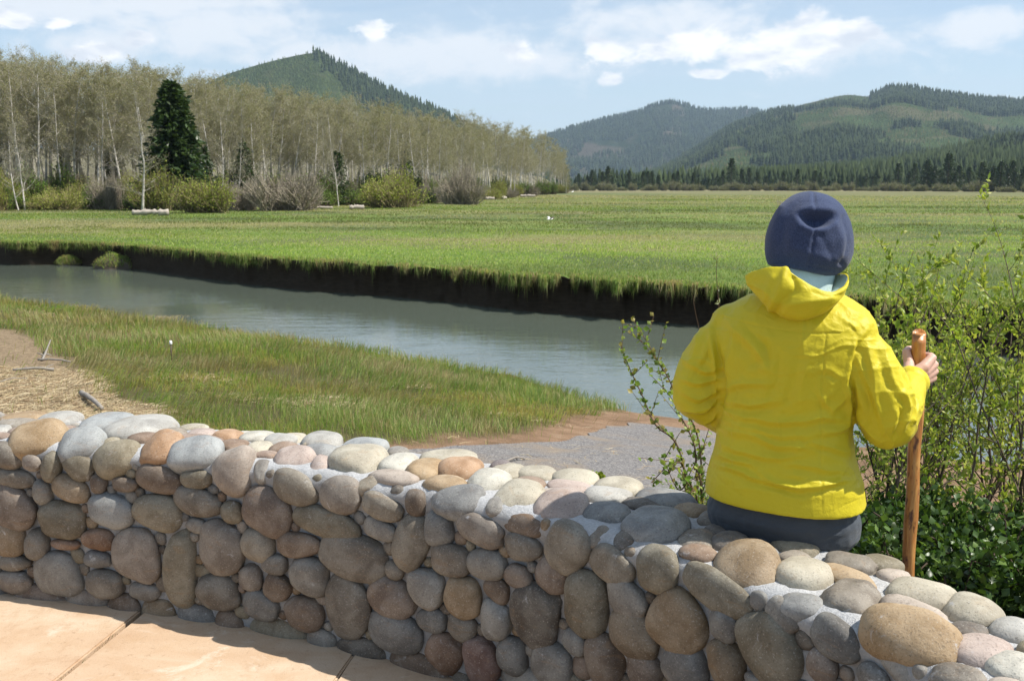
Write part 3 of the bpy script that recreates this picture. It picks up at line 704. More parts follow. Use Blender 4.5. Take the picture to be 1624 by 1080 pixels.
# torso, neck, head
def ringloft(mb, rings, seg=28, pw=2.3):
    V = []; an = np.arange(seg) * 2 * math.pi / seg
    ca, sa = np.cos(an), np.sin(an); q = (np.abs(ca) ** pw + np.abs(sa) ** pw) ** (-1 / pw)
    for c, a, b in rings: V.append(np.asarray(c) + (ca * q * a)[:, None] * Rv + (sa * q * b)[:, None] * Fv)
    n = len(rings); V = np.vstack(V + [np.asarray(rings[0][0])[None], np.asarray(rings[-1][0])[None]]); k = np.arange(seg); m = n * seg
    mb.add(V, [grid_faces(n, seg, True), np.vstack([np.stack([np.full(seg, m), (k + 1) % seg, k], -1), np.stack([np.full(seg, m + 1), (n - 1) * seg + k, (n - 1) * seg + (k + 1) % seg], -1)])])
ringloft(mb, [(L(0, .03, .02), .13, .09), (L(0, .02, .08), .165, .115), (L(0, 0, .16), .155, .10), (L(0, 0, .26), .13, .09), (L(0, .01, .38), .15, .10), (L(0, .01, .46), .16, .09), (L(0, .01, .53), .13, .07), (L(0, .01, .57), .07, .055)])
mb.tube([L(0, .0, .56), (L(0, .01, .64) + hc) / 2 - .02 * Uv, hc - .03 * Uv], [.062, .056, .055], 16)
blobby(mb, hc - .004 * Uv + .012 * Fv, (.074, .082, .086), FR)
blobby(mb, hc + .036 * Fv - .055 * Uv, (.056, .060, .062), FR)                      # jaw
mb.tube([hc + .092 * Fv + .0 * Uv, hc + .103 * Fv - .022 * Uv, hc + .112 * Fv - .042 * Uv, hc + .094 * Fv - .048 * Uv], [.008, .010, .013, .008], 8)   # nose
for s_ in (-1, 1):
    blobby(mb, hc + s_ * .078 * Rv - .012 * Uv, (.009, .019, .031), FR, 2)           # ears
    blobby(mb, hc + s_ * .032 * Rv + .083 * Fv - .002 * Uv, (.016, .012, .011), FR, 2)   # lids
mb.tube([hc + x_ * Rv + (.088 - 4 * x_ * x_) * Fv - .074 * Uv for x_ in (-.022, 0, .022)], [.006, .0085, .006], 8)   # lips
# arms
mb.tube([shR - .02 * Uv, (shR + elR) / 2, elR], [.040, .045, .038], 14); mb.tube([elR, (elR + wrR) / 2, wrR], [.038, .036, .026], 14); blobby(mb, shR - .02 * Uv, (.040,) * 3)
mb.tube([shL - .02 * Uv, (shL + elL) / 2, elL], [.040, .045, .038], 14); mb.tube([elL, (elL + wrL) / 2, wrL], [.038, .036, .026], 14); blobby(mb, shL - .02 * Uv, (.040,) * 3)
# legs, feet hanging on the river side
feet = []
for s_ in (-1, 1):
    hp, kn, an_ = L(s_ * .095 - .005, .04, .10), L(s_ * .085 - .06, .42, .055), L(s_ * .09 - .07, .46, -.37)
    mb.tube([hp, (hp + kn) / 2, kn], [.085, .075, .056], 16); mb.tube([kn, kn * .6 + an_ * .4, an_], [.056, .052, .036], 16)
    mb.tube([an_ - .04 * Uv - .03 * Fv, an_ - .055 * Uv + .05 * Fv, an_ - .075 * Uv + .15 * Fv], [.036, .036, .028], 12); feet.append(an_)
# right hand closed round the stick (seen from its back); palm on the near side, fingers go round the right and far sides
zt = STK_T[2] - .050
Rt, Aw = np.array((1., 0, 0)), np.array((0, 1., 0))
zs_ = [zt - .012, zt - .033, zt - .054, zt - .074]
mcp = [stk(z) + x_ * Rt + y_ * Aw for z, x_, y_ in zip(zs_, (.024, .034, .038, .036), (-.034, -.026, -.02, -.016))]
wj = wrR + .3 * (stk(zt - .06) - wrR)
for i, z in enumerate(zs_):
    q = stk(z); l = (1.0, 1.06, 1.0, .85)[i]; r0_ = (.0105, .011, .0105, .009)[i]
    mb.tube([mcp[i], q + .040 * Rt + .010 * Aw - .003 * Uv, q + .026 * l * Rt + .034 * Aw - .005 * Uv, q - .004 * Rt + .0385 * Aw - .005 * Uv, q - .024 * l * Rt + .026 * Aw - .004 * Uv], [r0_ * 1.12, r0_ * 1.02, r0_, r0_ * .94, r0_ * .78], 12)
    blobby(mb, mcp[i] - .001 * Aw, (.0128, .0125, .0118), None, 2)
    mb.tube([wj + (1.5 - i) * .011 * Uv - .002 * Rt, (wj + mcp[i]) / 2 + (1.5 - i) * .003 * Uv - .006 * Aw, mcp[i]], [.0165, .0165, .0130], 12)
blobby(mb, (mcp[0] + mcp[3] + wj) / 3 - .004 * Rt, (.026, .015, .032), None, 2)
mb.tube([wrR - .0 * Rt, wj], [.026, .0245], 14)
th0 = wj + .012 * Uv - .012 * Rt + .006 * Aw; q = stk(zt - .002)
mb.tube([th0, stk(zt - .035) - .030 * Rt - .010 * Aw, q - .031 * Rt + .010 * Aw, q - .016 * Rt + .032 * Aw + .002 * Uv, q + .006 * Rt + .040 * Aw + .004 * Uv], [.017, .0148, .0118, .0112, .0090], 12)
# left hand resting in the lap
pc = wrL + .055 * (Rv * .75 + Fv * .6) - .01 * Uv; dl = Rv * .78 + Fv * .62; sl = np.cross(Uv, dl)
blobby(mb, wrL + .045 * dl, (.040, .016, .040), np.stack([dl, Uv, sl]), 2); mb.tube([wrL, wrL + .05 * dl], [.025, .022], 12)
for i in range(4):
    b_ = wrL + .078 * dl + (i - 1.5) * .019 * sl; ln = (.92, 1., .95, .78)[i]
    mb.tube([b_, b_ + .036 * ln * dl + .006 * Uv, b_ + .058 * ln * dl - .008 * Uv, b_ + .066 * ln * dl - .026 * Uv], [.0100, .0095, .0088, .0072], 10)
mb.tube([wrL + .02 * dl + .028 * sl, wrL + .055 * dl + .052 * sl, wrL + .085 * dl + .052 * sl - .008 * Uv], [.014, .0115, .0088], 10)
V, Fs = remesh(mb, .0032, 3)
def skin_mat(t):
    p = t.pos(); a = t.noise(p, 45, 4, .6); b = t.noise(p, 500, 2, .6)
    c = t.mix(a, (.56, .32, .235), (.66, .42, .33))
    return {'Base Color': c, 'Roughness': .5, 'Subsurface Weight': .12, 'Subsurface Radius': (.012, .005, .003), 'Subsurface Scale': .6, 'Normal': t.bump(b, .0015, .4)}
M_skin = material('skin', skin_mat)
person = mk('person', V - PO, Fs, M_skin); person.location = PO
tag(person, 'person in yellow rain jacket and navy beanie sitting on the wall, seen from behind', 'person')
# -- trousers
mb = MB()
ringloft(mb, [(L(0, .05, -.05), .165, .10), (L(0, .035, .0), .205, .140), (L(0, .025, .05), .206, .150), (L(0, .015, .095), .184, .132), (L(0, .01, .14), .160, .112), (L(0, .005, .18), .150, .110)])
for s_ in (-1, 1):
    hp, kn, an_ = L(s_ * .100 - .005, .04, .075), L(s_ * .085 - .06, .425, .05), L(s_ * .09 - .07, .46, -.33)
    mb.tube([hp, hp * .5 + kn * .5, kn], [.104, .092, .072], 20); blobby(mb, kn, (.075,) * 3)
    mb.tube([kn, kn * .5 + an_ * .5, an_], [.075, .066, .055], 20)
V, Fs = remesh(mb, .006, 5); N = vnormals(V, Fs)
V = V + N * (.0035 * fbm(V, 14, 3, 3) + .0022 * (1 - np.abs(fbm(V * (1, 1, 2.2), 26, 2, 8)) * 3))[:, None]
M_trs = material('dark_slate_cloth', lambda t: {'Base Color': t.mix(t.noise(t.pos(), 300, 3, .6), (.022, .030, .042), (.045, .056, .072)), 'Roughness': .75, 'Sheen Weight': .15, 'Normal': t.bump(t.noise(t.pos(), 900, 2, .5), .001, .5)})
trousers = mk('trousers', V - PO, Fs, M_trs, person)
M_boot = material('boot_leather', lambda t: {'Base Color': t.mix(t.noise(t.pos(), 60, 3, .6), (.05, .035, .025), (.10, .07, .05)), 'Roughness': .7})
for a_ in feet:
    mb = MB(); mb.tube([a_ + .05 * Uv, a_ - .03 * Uv], [.052, .05], 16); mb.tube([a_ - .05 * Uv - .045 * Fv, a_ - .06 * Uv + .05 * Fv, a_ - .078 * Uv + .17 * Fv], [.048, .048, .038], 16)
    V, Fs = remesh(mb, .006, 4); mk('boot', V - PO, Fs, M_boot, person)
# -- jacket
def rg(py, l, r, b, yc=2.50): 
    c = aty((l + r) / 2, py, yc); h = (r - l) / 2 / F * (c[1] * math.cos(TH) - (c[2] - HCAM) * math.sin(TH)); return c, math.sqrt(max((h / math.cos(PSI - R(16))) ** 2 - (b * .24) ** 2, .0004)), b
JR = [rg(789, 1121, 1365, .158), rg(778, 1122, 1363, .156), rg(750, 1126, 1359, .150), rg(715, 1136, 1349, .140), rg(680, 1141, 1345, .134), rg(640, 1144, 1349, .135), rg(600, 1138, 1366, .142), rg(560, 1136, 1378, .143), rg(528, 1138, 1384, .138), rg(505, 1146, 1380, .125), rg(486, 1164, 1366, .105), rg(472, 1190, 1346, .086), rg(460, 1222, 1326, .072)]
mb = MB(); ringloft(mb, JR, 48, 2.35)
shRj, shLj = shR - .012 * Uv - .018 * Rv, shL - .010 * Uv + .022 * Rv
def bez(a, b, c, n=9): return [a * (1 - u) ** 2 + b * 2 * u * (1 - u) + c * u * u for u in np.linspace(0, 1, n)]
# right sleeve: upper arm, slack elbow, forearm to the cuff
eR = elR - .012 * Uv - .01 * Fv
mb.tube(bez(shRj - .03 * Rv, shR * .45 + eR * .55 + .032 * Rv - .02 * Fv, eR), [.058, .068, .074, .077, .077, .076, .076, .074, .066], 24)
blobby(mb, eR + .008 * Uv, (.068, .068, .066))
mb.tube([eR, eR * .6 + wrR * .4 + .004 * Uv, eR * .25 + wrR * .75, wrR], [.068, .064, .052, .0405], 24)
blobby(mb, shRj, (.062, .066, .056))
# left sleeve
eL = elL
mb.tube(bez(shLj + .03 * Rv, shL * .45 + eL * .55 - .026 * Rv, eL), [.056, .063, .069, .072, .072, .072, .071, .069, .062], 24)
blobby(mb, eL, (.063, .063, .062)); mb.tube([eL, eL * .55 + wrL * .45, wrL], [.064, .058, .042], 24); blobby(mb, shLj, (.060, .064, .054))
V, Fs = remesh(mb, .0060, 7)
# refine once
o = mk('tmp', V, Fs); q = o.modifiers.new('s', 'SUBSURF'); q.levels = 1; dg = bpy.context.evaluated_depsgraph_get(); me = o.evaluated_get(dg).to_mesh()
V = np.empty(len(me.vertices) * 3, np.float32); me.vertices.foreach_get('co', V); V = V.reshape(-1, 3).astype(float)
lv = np.empty(len(me.loops), np.int32); me.loops.foreach_get('vertex_index', lv); Fs = [lv.reshape(-1, 4)]
od = o.data; bpy.data.objects.remove(o); bpy.data.meshes.remove(od)
N = vnormals(V, Fs)
if ((V - V.mean(0)) * N).sum() < 0: N = -N; Fs = [Fs[0][:, ::-1]]
# folds measured on the photograph, pressed into the cloth of the side we see
FOLDS = [  # (points, height m, width m)
 ([(1150, 505), (1190, 545), (1228, 600)], .006, .016), ([(1185, 512), (1214, 555), (1222, 605)], -.005, .012), ([(1290, 556), (1276, 600), (1260, 650)], .005, .018),
 ([(1146, 617), (1176, 610), (1226, 607)], .007, .011), ([(1144, 636), (1192, 641), (1240, 633)], .008, .012), ([(1147, 651), (1207, 665), (1255, 668), (1311, 661), (1347, 667)], .008, .012),
 ([(1141, 680), (1182, 686), (1226, 702), (1290, 714)], .008, .012), ([(1140, 664), (1190, 678), (1240, 690), (1290, 690)], .005, .010), ([(1135, 733), (1163, 743), (1201, 757), (1239, 770), (1277, 776)], .007, .010),
 ([(1201, 743), (1226, 761), (1267, 775), (1318, 766), (1353, 758)], .007, .010), ([(1239, 734), (1289, 742), (1347, 748)], .005, .010), ([(1300, 688), (1333, 681), (1350, 668)], .007, .010),
 ([(1316, 656), (1333, 640), (1347, 616)], .006, .010), ([(1140, 700), (1180, 716), (1225, 726), (1270, 724)], .006, .010), ([(1280, 700), (1318, 712), (1350, 716)], .005, .010), ([(1137, 716), (1165, 730), (1200, 738)], .006, .009),
 ([(1335, 502), (1356, 520), (1366, 548)], .004, .008), ([(1346, 510), (1362, 535), (1360, 565)], -.004, .007), ([(1240, 560), (1230, 600), (1215, 640)], -.004, .014), ([(1300, 620), (1310, 640), (1330, 655)], .004, .010),
 ([(1165, 520), (1160, 560), (1150, 600)], .004, .010), ([(1290, 590), (1320, 585), (1345, 600)], .003, .010), ([(1180, 590), (1200, 575), (1235, 570)], -.003, .012),
 ([(1134, 520), (1142, 575), (1143, 625), (1138, 668)], -.013, .010), ([(1352, 590), (1353, 640), (1351, 675)], -.013, .009), ([(1384, 520), (1362, 556), (1350, 596)], -.005, .008),
 ([(1372, 530), (1385, 580), (1393, 640), (1404, 684)], .006, .013), ([(1397, 535), (1416, 595), (1441, 640)], .006, .012), ([(1408, 525), (1428, 580), (1446, 618)], -.004, .009), ([(1434, 620), (1440, 650), (1428, 682)], .007, .008),
 ([(1450, 622), (1456, 648), (1446, 672)], .006, .007), ([(1462, 612), (1468, 632), (1460, 652)], .004, .006), ([(1424, 640), (1428, 662), (1415, 690)], -.006, .008), ([(1362, 600), (1378, 640), (1372, 675)], -.005, .011), ([(1360, 560), (1375, 600), (1400, 655)], .004, .010),
 ([(1355, 655), (1375, 680), (1395, 700)], .005, .009), ([(1086, 573), (1115, 590), (1141, 581)], .007, .009), ([(1079, 600), (1108, 607), (1141, 597)], .008, .009), ([(1080, 621), (1110, 632), (1141, 615)], .008, .009),
 ([(1086, 650), (1113, 651), (1141, 628)], .007, .008), ([(1097, 668), (1122, 667), (1140, 645)], .006, .008), ([(1110, 500), (1104, 540), (1092, 585)], .005, .012), ([(1128, 540), (1120, 570), (1098, 600)], -.005, .009)]
SEAMS = [([(1147, 503), (1200, 517), (1277, 528), (1332, 528)], -.0016, .0028), ([(1310, 530), (1305, 600), (1302, 700), (1304, 818)], -.0016, .0028), ([(1123, 738), (1150, 768), (1200, 796), (1290, 817), (1364, 790)], -.0014, .0026), ([(1176, 530), (1168, 600), (1160, 680), (1160, 770)], -.0010, .0025)]
view = V - np.array((0, 0, HCAM)); vl = np.linalg.norm(view, axis=1); facing = -(N * view).sum(1) / vl
w8 = sstep(-.1, .35, facing) * (V[:, 1] < 2.75); hemf = .15 + .85 * sstep(.01, .07, V[:, 2] - JR[0][0][2])
px_, py_ = proj(V); disp = np.zeros(len(V)); sel = np.where(w8 > .01)[0]
wob = 9 * fbm(V[sel], 14, 2, 77)
for pts, A, w in FOLDS + SEAMS:
    C_ = catmull(np.array(pts, float), 10); wpx = w * 590
    near = sel[(px_[sel] > C_[:, 0].min() - 4 * wpx) & (px_[sel] < C_[:, 0].max() + 4 * wpx) & (py_[sel] > C_[:, 1].min() - 4 * wpx) & (py_[sel] < C_[:, 1].max() + 4 * wpx)]
    if not len(near): continue
    big = w > .004
    P2 = np.stack([px_[near], py_[near]], -1)
    if big: P2 = P2 + np.stack([5 * fbm(V[near], 16, 2, 5), 5 * fbm(V[near] + 9, 16, 2, 6)], -1)
    a_ = C_[:-1]; b_ = C_[1:]; ab = b_ - a_
    tt = ((P2[:, None] - a_) * ab).sum(-1) / (ab * ab).sum(-1); tc = np.clip(tt, 0, 1)
    dv = P2[:, None] - (a_ + tc[..., None] * ab); dd = (dv ** 2).sum(-1); j = dd.argmin(1); ix = np.arange(len(near))
    dist = np.sqrt(dd[ix, j]); sg = np.sign(ab[j, 0] * dv[ix, j, 1] - ab[j, 1] * dv[ix, j, 0]); along = (j + tc[ix, j]) / len(ab)
    taper = np.sin(np.clip(along, 0.04, .96) * math.pi) ** .6 if big else 1.
    x_ = dist * sg / wpx
    if big: f_ = np.exp(-np.abs(x_ * 1.1) ** 1.05) - .75 * np.exp(-((x_ - 1.35) / .9) ** 2) - .25 * np.exp(-((x_ + 1.6) / 1.) ** 2)
    else: f_ = np.exp(-(dist / wpx) ** 2)
    disp[near] += 1.12 * A * f_ * taper * w8[near]
disp += .0032 * fbm(V * (1, 1, 1.4), 11, 3, 15) + .0011 * fbm(V, 60, 2, 16)
Vw = V + .05 * np.stack([fbm(V, 7, 2, 301), fbm(V, 7, 2, 302), fbm(V, 7, 2, 303)], -1)
for s_, am, sd_ in ((9, .0034, 18), (17, .0016, 19), (32, .0006, 20)):
    rd = 1 - np.abs(vn(Vw * (1, 1, 1.7), s_, sd_)) * 2.6; disp += am * np.clip(rd, 0, 1) ** 3 * np.clip(.55 + 1.3 * vn(V, 6, sd_ + 50), 0, 1)
V = V + N * (disp * hemf)[:, None]
def jacket_mat(t):
    p = t.pos(); a = t.noise(p, 6, 3, .5); b = t.noise(p, 900, 2, .5); c = t.noise(p, 55, 4, .6, .6)
    col = t.mix(a, (.58, .475, .012), (.64, .54, .018)); rg = t.m('SUBTRACT', 1., t.m('MULTIPLY', t.m('ABSOLUTE', t.m('SUBTRACT', t.noise(p, 38, 3, .6, 1.2), .5)), 7.), None, True); c = t.m('ADD', t.m('MULTIPLY', c, .5), t.m('MULTIPLY', rg, .2))
    return {'Base Color': col, 'Roughness': .52, 'Specular IOR Level': .35, 'Sheen Weight': .05, 'Normal': t.bump(t.m('ADD', t.m('MULTIPLY', b, .15), c), .0035, .5), 'translucent': (.10, (.8, .72, .05))}
M_jac = material('yellow_nylon', jacket_mat)
jacket = mk('jacket', V - PO, Fs, M_jac, person)
# cuffs
ax = wrR - eR; ax /= np.linalg.norm(ax)
Vt, Ft = tube([wrR - .012 * ax, wrR - .004 * ax, wrR + .010 * ax, wrR + .013 * ax, wrR + .009 * ax, wrR - .004 * ax], [.042, .0445, .046, .043, .038, .036], 36, cap=False)
Vt = Vt + .0016 * fbm(Vt, 60, 2, 4)[:, None]
mk('cuff', Vt - PO, Ft, M_jac, person)
# -- hood hanging behind the neck
rim = [(1182, 437, 2.455), (1196, 428, 2.42), (1218, 422, 2.395), (1245, 425, 2.37), (1268, 441, 2.352), (1294, 456, 2.342), (1320, 463, 2.342), (1340, 455, 2.36), (1347, 441, 2.40), (1342, 434, 2.46), (1322, 434, 2.52), (1285, 432, 2.56), (1240, 430, 2.57), (1203, 431, 2.53)]
mid = [(1188, 452, 2.45), (1200, 458, 2.41), (1222, 464, 2.37), (1246, 469, 2.345), (1270, 474, 2.332), (1297, 478, 2.328), (1322, 476, 2.335), (1338, 466, 2.36), (1343, 452, 2.40), (1340, 446, 2.46), (1322, 450, 2.52), (1285, 450, 2.55), (1240, 448, 2.55), (1206, 446, 2.52)]
low = [(1203, 470, 2.44), (1212, 482, 2.405), (1230, 493, 2.378), (1250, 500, 2.362), (1270, 504, 2.355), (1295, 500, 2.352), (1316, 491, 2.36), (1330, 478, 2.38), (1334, 465, 2.41), (1330, 462, 2.46), (1310, 466, 2.5), (1285, 468, 2.52), (1245, 466, 2.52), (1218, 464, 2.49)]
def W3(l): return np.array([aty(*q) for q in l])
r0_, r1_, r2_ = W3(rim), W3(mid), W3(low); cen = L(.02, -.01, .60)
r3_ = r2_ * .75 + cen * .25 - np.array((0, 0, .012)); r4_ = r2_ * .3 + cen * .7 - np.array((0, 0, .02))
inn = [r0_ + (cen + .07 * Uv - r0_) * .06, r0_ * .86 + (cen + .02 * Uv) * .14 - .010 * Uv, r1_ * .75 + cen * .25, r1_ * .45 + cen * .55]
def closed(rings, n=8):
    out = []
    for r_ in rings:
        q = np.vstack([r_[-2:], r_, r_[:2]]); c_ = catmull(q, n); out.append(c_[2 * n:-2 * n - 1 + 0] if False else c_[2 * n:2 * n + len(r_) * n])
    return out
RG = closed([r4_, r3_, r2_, r1_ * .5 + r2_ * .5 + (r1_ - cen) * .06, r1_, r0_ * .5 + r1_ * .5 + (r0_ - cen) * .03, r0_] + inn)
M_ = np.array(RG)
fine = np.array([[np.interp(np.linspace(0, len(M_) - 1, 60), np.arange(len(M_)), M_[:, j, c]) for c in range(3)] for j in range(M_.shape[1])]).transpose(2, 0, 1)
for _ in range(3): fine[1:-1] = (fine[:-2] + 2 * fine[1:-1] + fine[2:]) / 4
nr_, nc_ = fine.shape[:2]; HV = fine.reshape(-1, 3); HF = grid_faces(nr_, nc_, True); HN = vnormals(HV, [HF])
out_ = (np.arange(nr_) < nr_ * .62).repeat(nc_)
if ((HV - cen) * HN)[out_].sum() < 0: HN = -HN; HF = HF[:, ::-1]
hx, hy = proj(HV); dh = .004 * fbm(HV, 22, 3, 33)
for pts, A, w in [([(1246, 428), (1240, 450), (1222, 490)], .009, .010), ([(1258, 440), (1262, 458), (1250, 470), (1232, 492)], -.010, .010), ([(1190, 450), (1215, 462), (1232, 480)], .006, .008), ([(1240, 485), (1275, 480), (1320, 472)], .005, .009), ([(1290, 462), (1310, 470), (1332, 468)], -.004, .007), ([(1225, 440), (1218, 460), (1214, 476)], .005, .008)]:
    C_ = catmull(np.array(pts, float), 10); dd = np.sqrt(((np.stack([hx, hy], -1)[:, None] - C_) ** 2).sum(-1)).min(1) / (w * 590)
    dh += A * np.exp(-dd ** 1.6) * out_
HV = HV + HN * dh[:, None]
hood = mk('hood', HV - PO, HF[HF[:, 0] < int(nr_ * .66) * nc_], M_jac, person)
M_lin = material('pale_teal_lining', lambda t: {'Base Color': t.mix(t.noise(t.pos(), 400, 2, .5), (.54, .68, .68), (.62, .76, .75)), 'Roughness': .6, 'Normal': t.bump(t.noise(t.pos(), 90, 4, .6), .004, .5), 'translucent': (.15, (.6, .8, .8))})
lin = mk('hood_lining', HV - HN * .001 - PO, HF[HF[:, 0] >= int(nr_ * .655) * nc_], M_lin, hood)
# teal neck gaiter between hat and hood
gc = [L(.015, .0, .585), L(.02, .005, .64), hc - .075 * Uv, hc - .05 * Uv]
Vt, Ft = tube(catmull(gc, 6), np.interp(np.linspace(0, 3, 19), [0, 1, 2, 3], [.092, .078, .075, .070]), 40, cap=False); Vt += .004 * fbm(Vt * (1, 1, 2), 18, 3, 9)[:, None] * vnormals(Vt, Ft)
mk('neck_gaiter', Vt - PO, Ft, M_lin, person)
# -- beanie
V, Fc = ICO[6]; V = V.copy()
tilt = Matrix.Rotation(R(12), 3, 'Y')
up_ = V[:, 2]; rad = np.array((.1115, .122, .110)) * np.ones_like(V); 
uz = V[:, 2]; rq = np.sqrt(np.clip(1 - uz ** 2, 0, 1)) + 1e-6; rn = np.where(uz < 0, (1 - np.abs(uz) ** 3.2) ** (1 / 3.0), rq ** 1.0 * (1 - .035 * np.sin(np.clip(uz, 0, 1) * math.pi))); B = V * rad; B[:, :2] *= (rn / rq)[:, None] * (rq > .02)[:, None]; B[:, 2] = uz * np.where(uz > 0, .124, .100)
B = B @ FR; bz = hc + np.array((0, -.004, -.022)); B = B + bz
cut = -.088 - .13 * 0; pl_n = Uv * .97 + Rv * .16 + Fv * .18; pl_n /= np.linalg.norm(pl_n); hgt = (B - bz) @ pl_n; lowm = hgt < cut
B[lowm] -= np.outer((hgt[lowm] - cut) * .97, pl_n); B[lowm] = B[lowm] + (bz + cut * pl_n - B[lowm]) * np.clip((cut - hgt[lowm]) * 14, 0, .4)[:, None]
BN = vnormals(B, [Fc]); bx, by = proj(B); fm = sstep(-.05, .3, -(BN * (B - np.array((0, 0, HCAM)))).sum(1) / np.linalg.norm(B - np.array((0, 0, HCAM)), axis=1))
ex = (bx - 1297) / 27; ey = (by - 349 - 5 * ((bx - 1297) / 27) ** 2 * -1) / 11.5
db = -.030 * np.exp(-(ex ** 2 + ey ** 2) ** 2.2) + .0045 * np.exp(-((by - 366 + 7 * ex ** 2) / 6.5) ** 2 - (ex / 1.15) ** 4) + .006 * np.exp(-((by - 332 - 5 * ex ** 2) / 8) ** 2 - (ex / 1.2) ** 4)
for pts, A, w in [([(1290, 303), (1292, 318), (1295, 350)], -.0045, 1.8), ([(1293, 358), (1290, 385), (1283, 422)], -.0055, 1.9), ([(1284, 303), (1286, 330)], .0018, 3), ([(1286, 370), (1280, 400), (1275, 420)], .0022, 4), ([(1240, 418), (1290, 424), (1330, 430)], -.002, 3), ([(1268, 350), (1258, 375), (1252, 400)], .0045, 7), ([(1322, 352), (1334, 378), (1336, 405)], .005, 7), ([(1240, 330), (1226, 365), (1222, 400)], .004, 8), ([(1338, 345), (1346, 380), (1335, 418)], -.006, 5), ([(1262, 395), (1290, 404), (1322, 412)], .004, 8), ([(1300, 372), (1312, 392), (1322, 418)], -.003, 6), ([(1266, 320), (1246, 345), (1240, 380)], -.003, 7)]:
    C_ = catmull(np.array(pts, float), 12); dd = np.sqrt(((np.stack([bx, by], -1)[:, None] - C_) ** 2).sum(-1)).min(1) / w
    db += A * np.exp(-dd ** 1.7)
B = B + BN * ((db * fm) + .0020 * fbm(B, 26, 3, 55))[:, None]
def beanie_mat(t):
    p = t.pos(); q = t.noise(t.scale(p, (1, 1, .45)), 520, 3, .7); r_ = t.noise(p, 130, 3, .6)
    c = t.mix(t.ss(q, .35, .65), (.018, .028, .066), (.050, .068, .135))
    return {'Base Color': t.mix(t.m('MULTIPLY', r_, .35), c, (.065, .085, .15)), 'Roughness': .9, 'Specular IOR Level': .15, 'Sheen Weight': .15, 'Sheen Roughness': .5, 'Normal': t.bump(t.m('ADD', q, r_), .0016, .7)}
M_bn = material('navy_knit', beanie_mat)
mk('beanie', B - PO, Fc, M_bn, person)
# a few stray hairs at the side and front of the hat
M_hair = material('grey_blond_hair', lambda t: {'Base Color': (.45, .38, .28), 'Roughness': .5})
for s_ in (-1, 1):
    mb = MB()
    for k in range(32):
        b_ = hc + s_ * .085 * Rv + random.uniform(.02, .08) * Fv + random.uniform(-.06, .01) * Uv
        mb.tube([b_, b_ + np.array((s_ * .012, .01, -.02)), b_ + np.array((s_ * random.uniform(.0, .02), .0, -random.uniform(.03, .06)))], [.0007, .0006, .0003], 4)
    mb.build('hair_strands', M_hair, person).location = -PO
mb = MB()
for k in range(9):
    b_ = aty(1240 + random.uniform(-4, 6), 322 + random.uniform(-3, 6), 2.52)
    mb.tube([b_ + np.array((.02, .02, -.01)), b_, b_ + np.array((-random.uniform(.006, .02), 0, random.uniform(-.002, .012)))], [.0006, .0005, .0003], 4)
mb.build('hair_wisp', M_hair, person).location = -PO
# -- walking stick (held: a thing of its own)
zz = np.linspace(0, 1, 60); P_ = STK_B + (STK_T - STK_B) * zz[:, None]; P_[:, 0] += .003 * np.sin(zz * 9) + .0015 * np.sin(zz * 31); P_[:, 1] += .003 * np.cos(zz * 7)
rr_ = .0160 + .0034 * zz + .0009 * np.sin(zz * 23) + .0012 * np.exp(-((zz - .62) / .02) ** 2) + .001 * np.exp(-((zz - .31) / .02) ** 2)
P_ = np.vstack([P_, STK_T + .0006 * Uv, STK_T + .0022 * Uv, STK_T + .0024 * Uv, STK_T + .0026 * Uv]); rr_ = np.concatenate([rr_, rr_[-1] * np.array([.995, .91, .87, .4])])
V, Fs = tube(P_, rr_, 26); V = V + vnormals(V, Fs) * (.0009 * fbm(V * (1, 1, .2), 60, 3, 7))[:, None]
def wood_mat(t):
    p = t.pos(); a = t.noise(t.scale(p, (1, 1, .13)), 60, 5, .65, .6); b = t.noise(t.scale(p, (1, 1, .35)), 45, 4, .6); c = t.noise(t.scale(p, (1, 1, .05)), 190, 3, .6)
    col = t.ramp(a, [(.30, (.24, .085, .028)), (.48, (.46, .19, .055)), (.66, (.60, .32, .10))])
    col = t.mix(t.ss(b, .55, .66), col, (.10, .03, .018)); col = t.mix(t.m('MULTIPLY', t.ss(c, .5, .7), .5), col, (.55, .30, .12))
    return {'Base Color': col, 'Roughness': .38, 'Coat Weight': .25, 'Coat Roughness': .25, 'Normal': t.bump(t.m('ADD', a, c), .002, .5)}
M_wood = material('varnished_wood', wood_mat)
o = mk('walking_stick', V - STK_B, Fs, M_wood); o.location = STK_B
tag(o, 'varnished reddish brown wooden walking stick held upright in the hand of the person', 'walking stick')
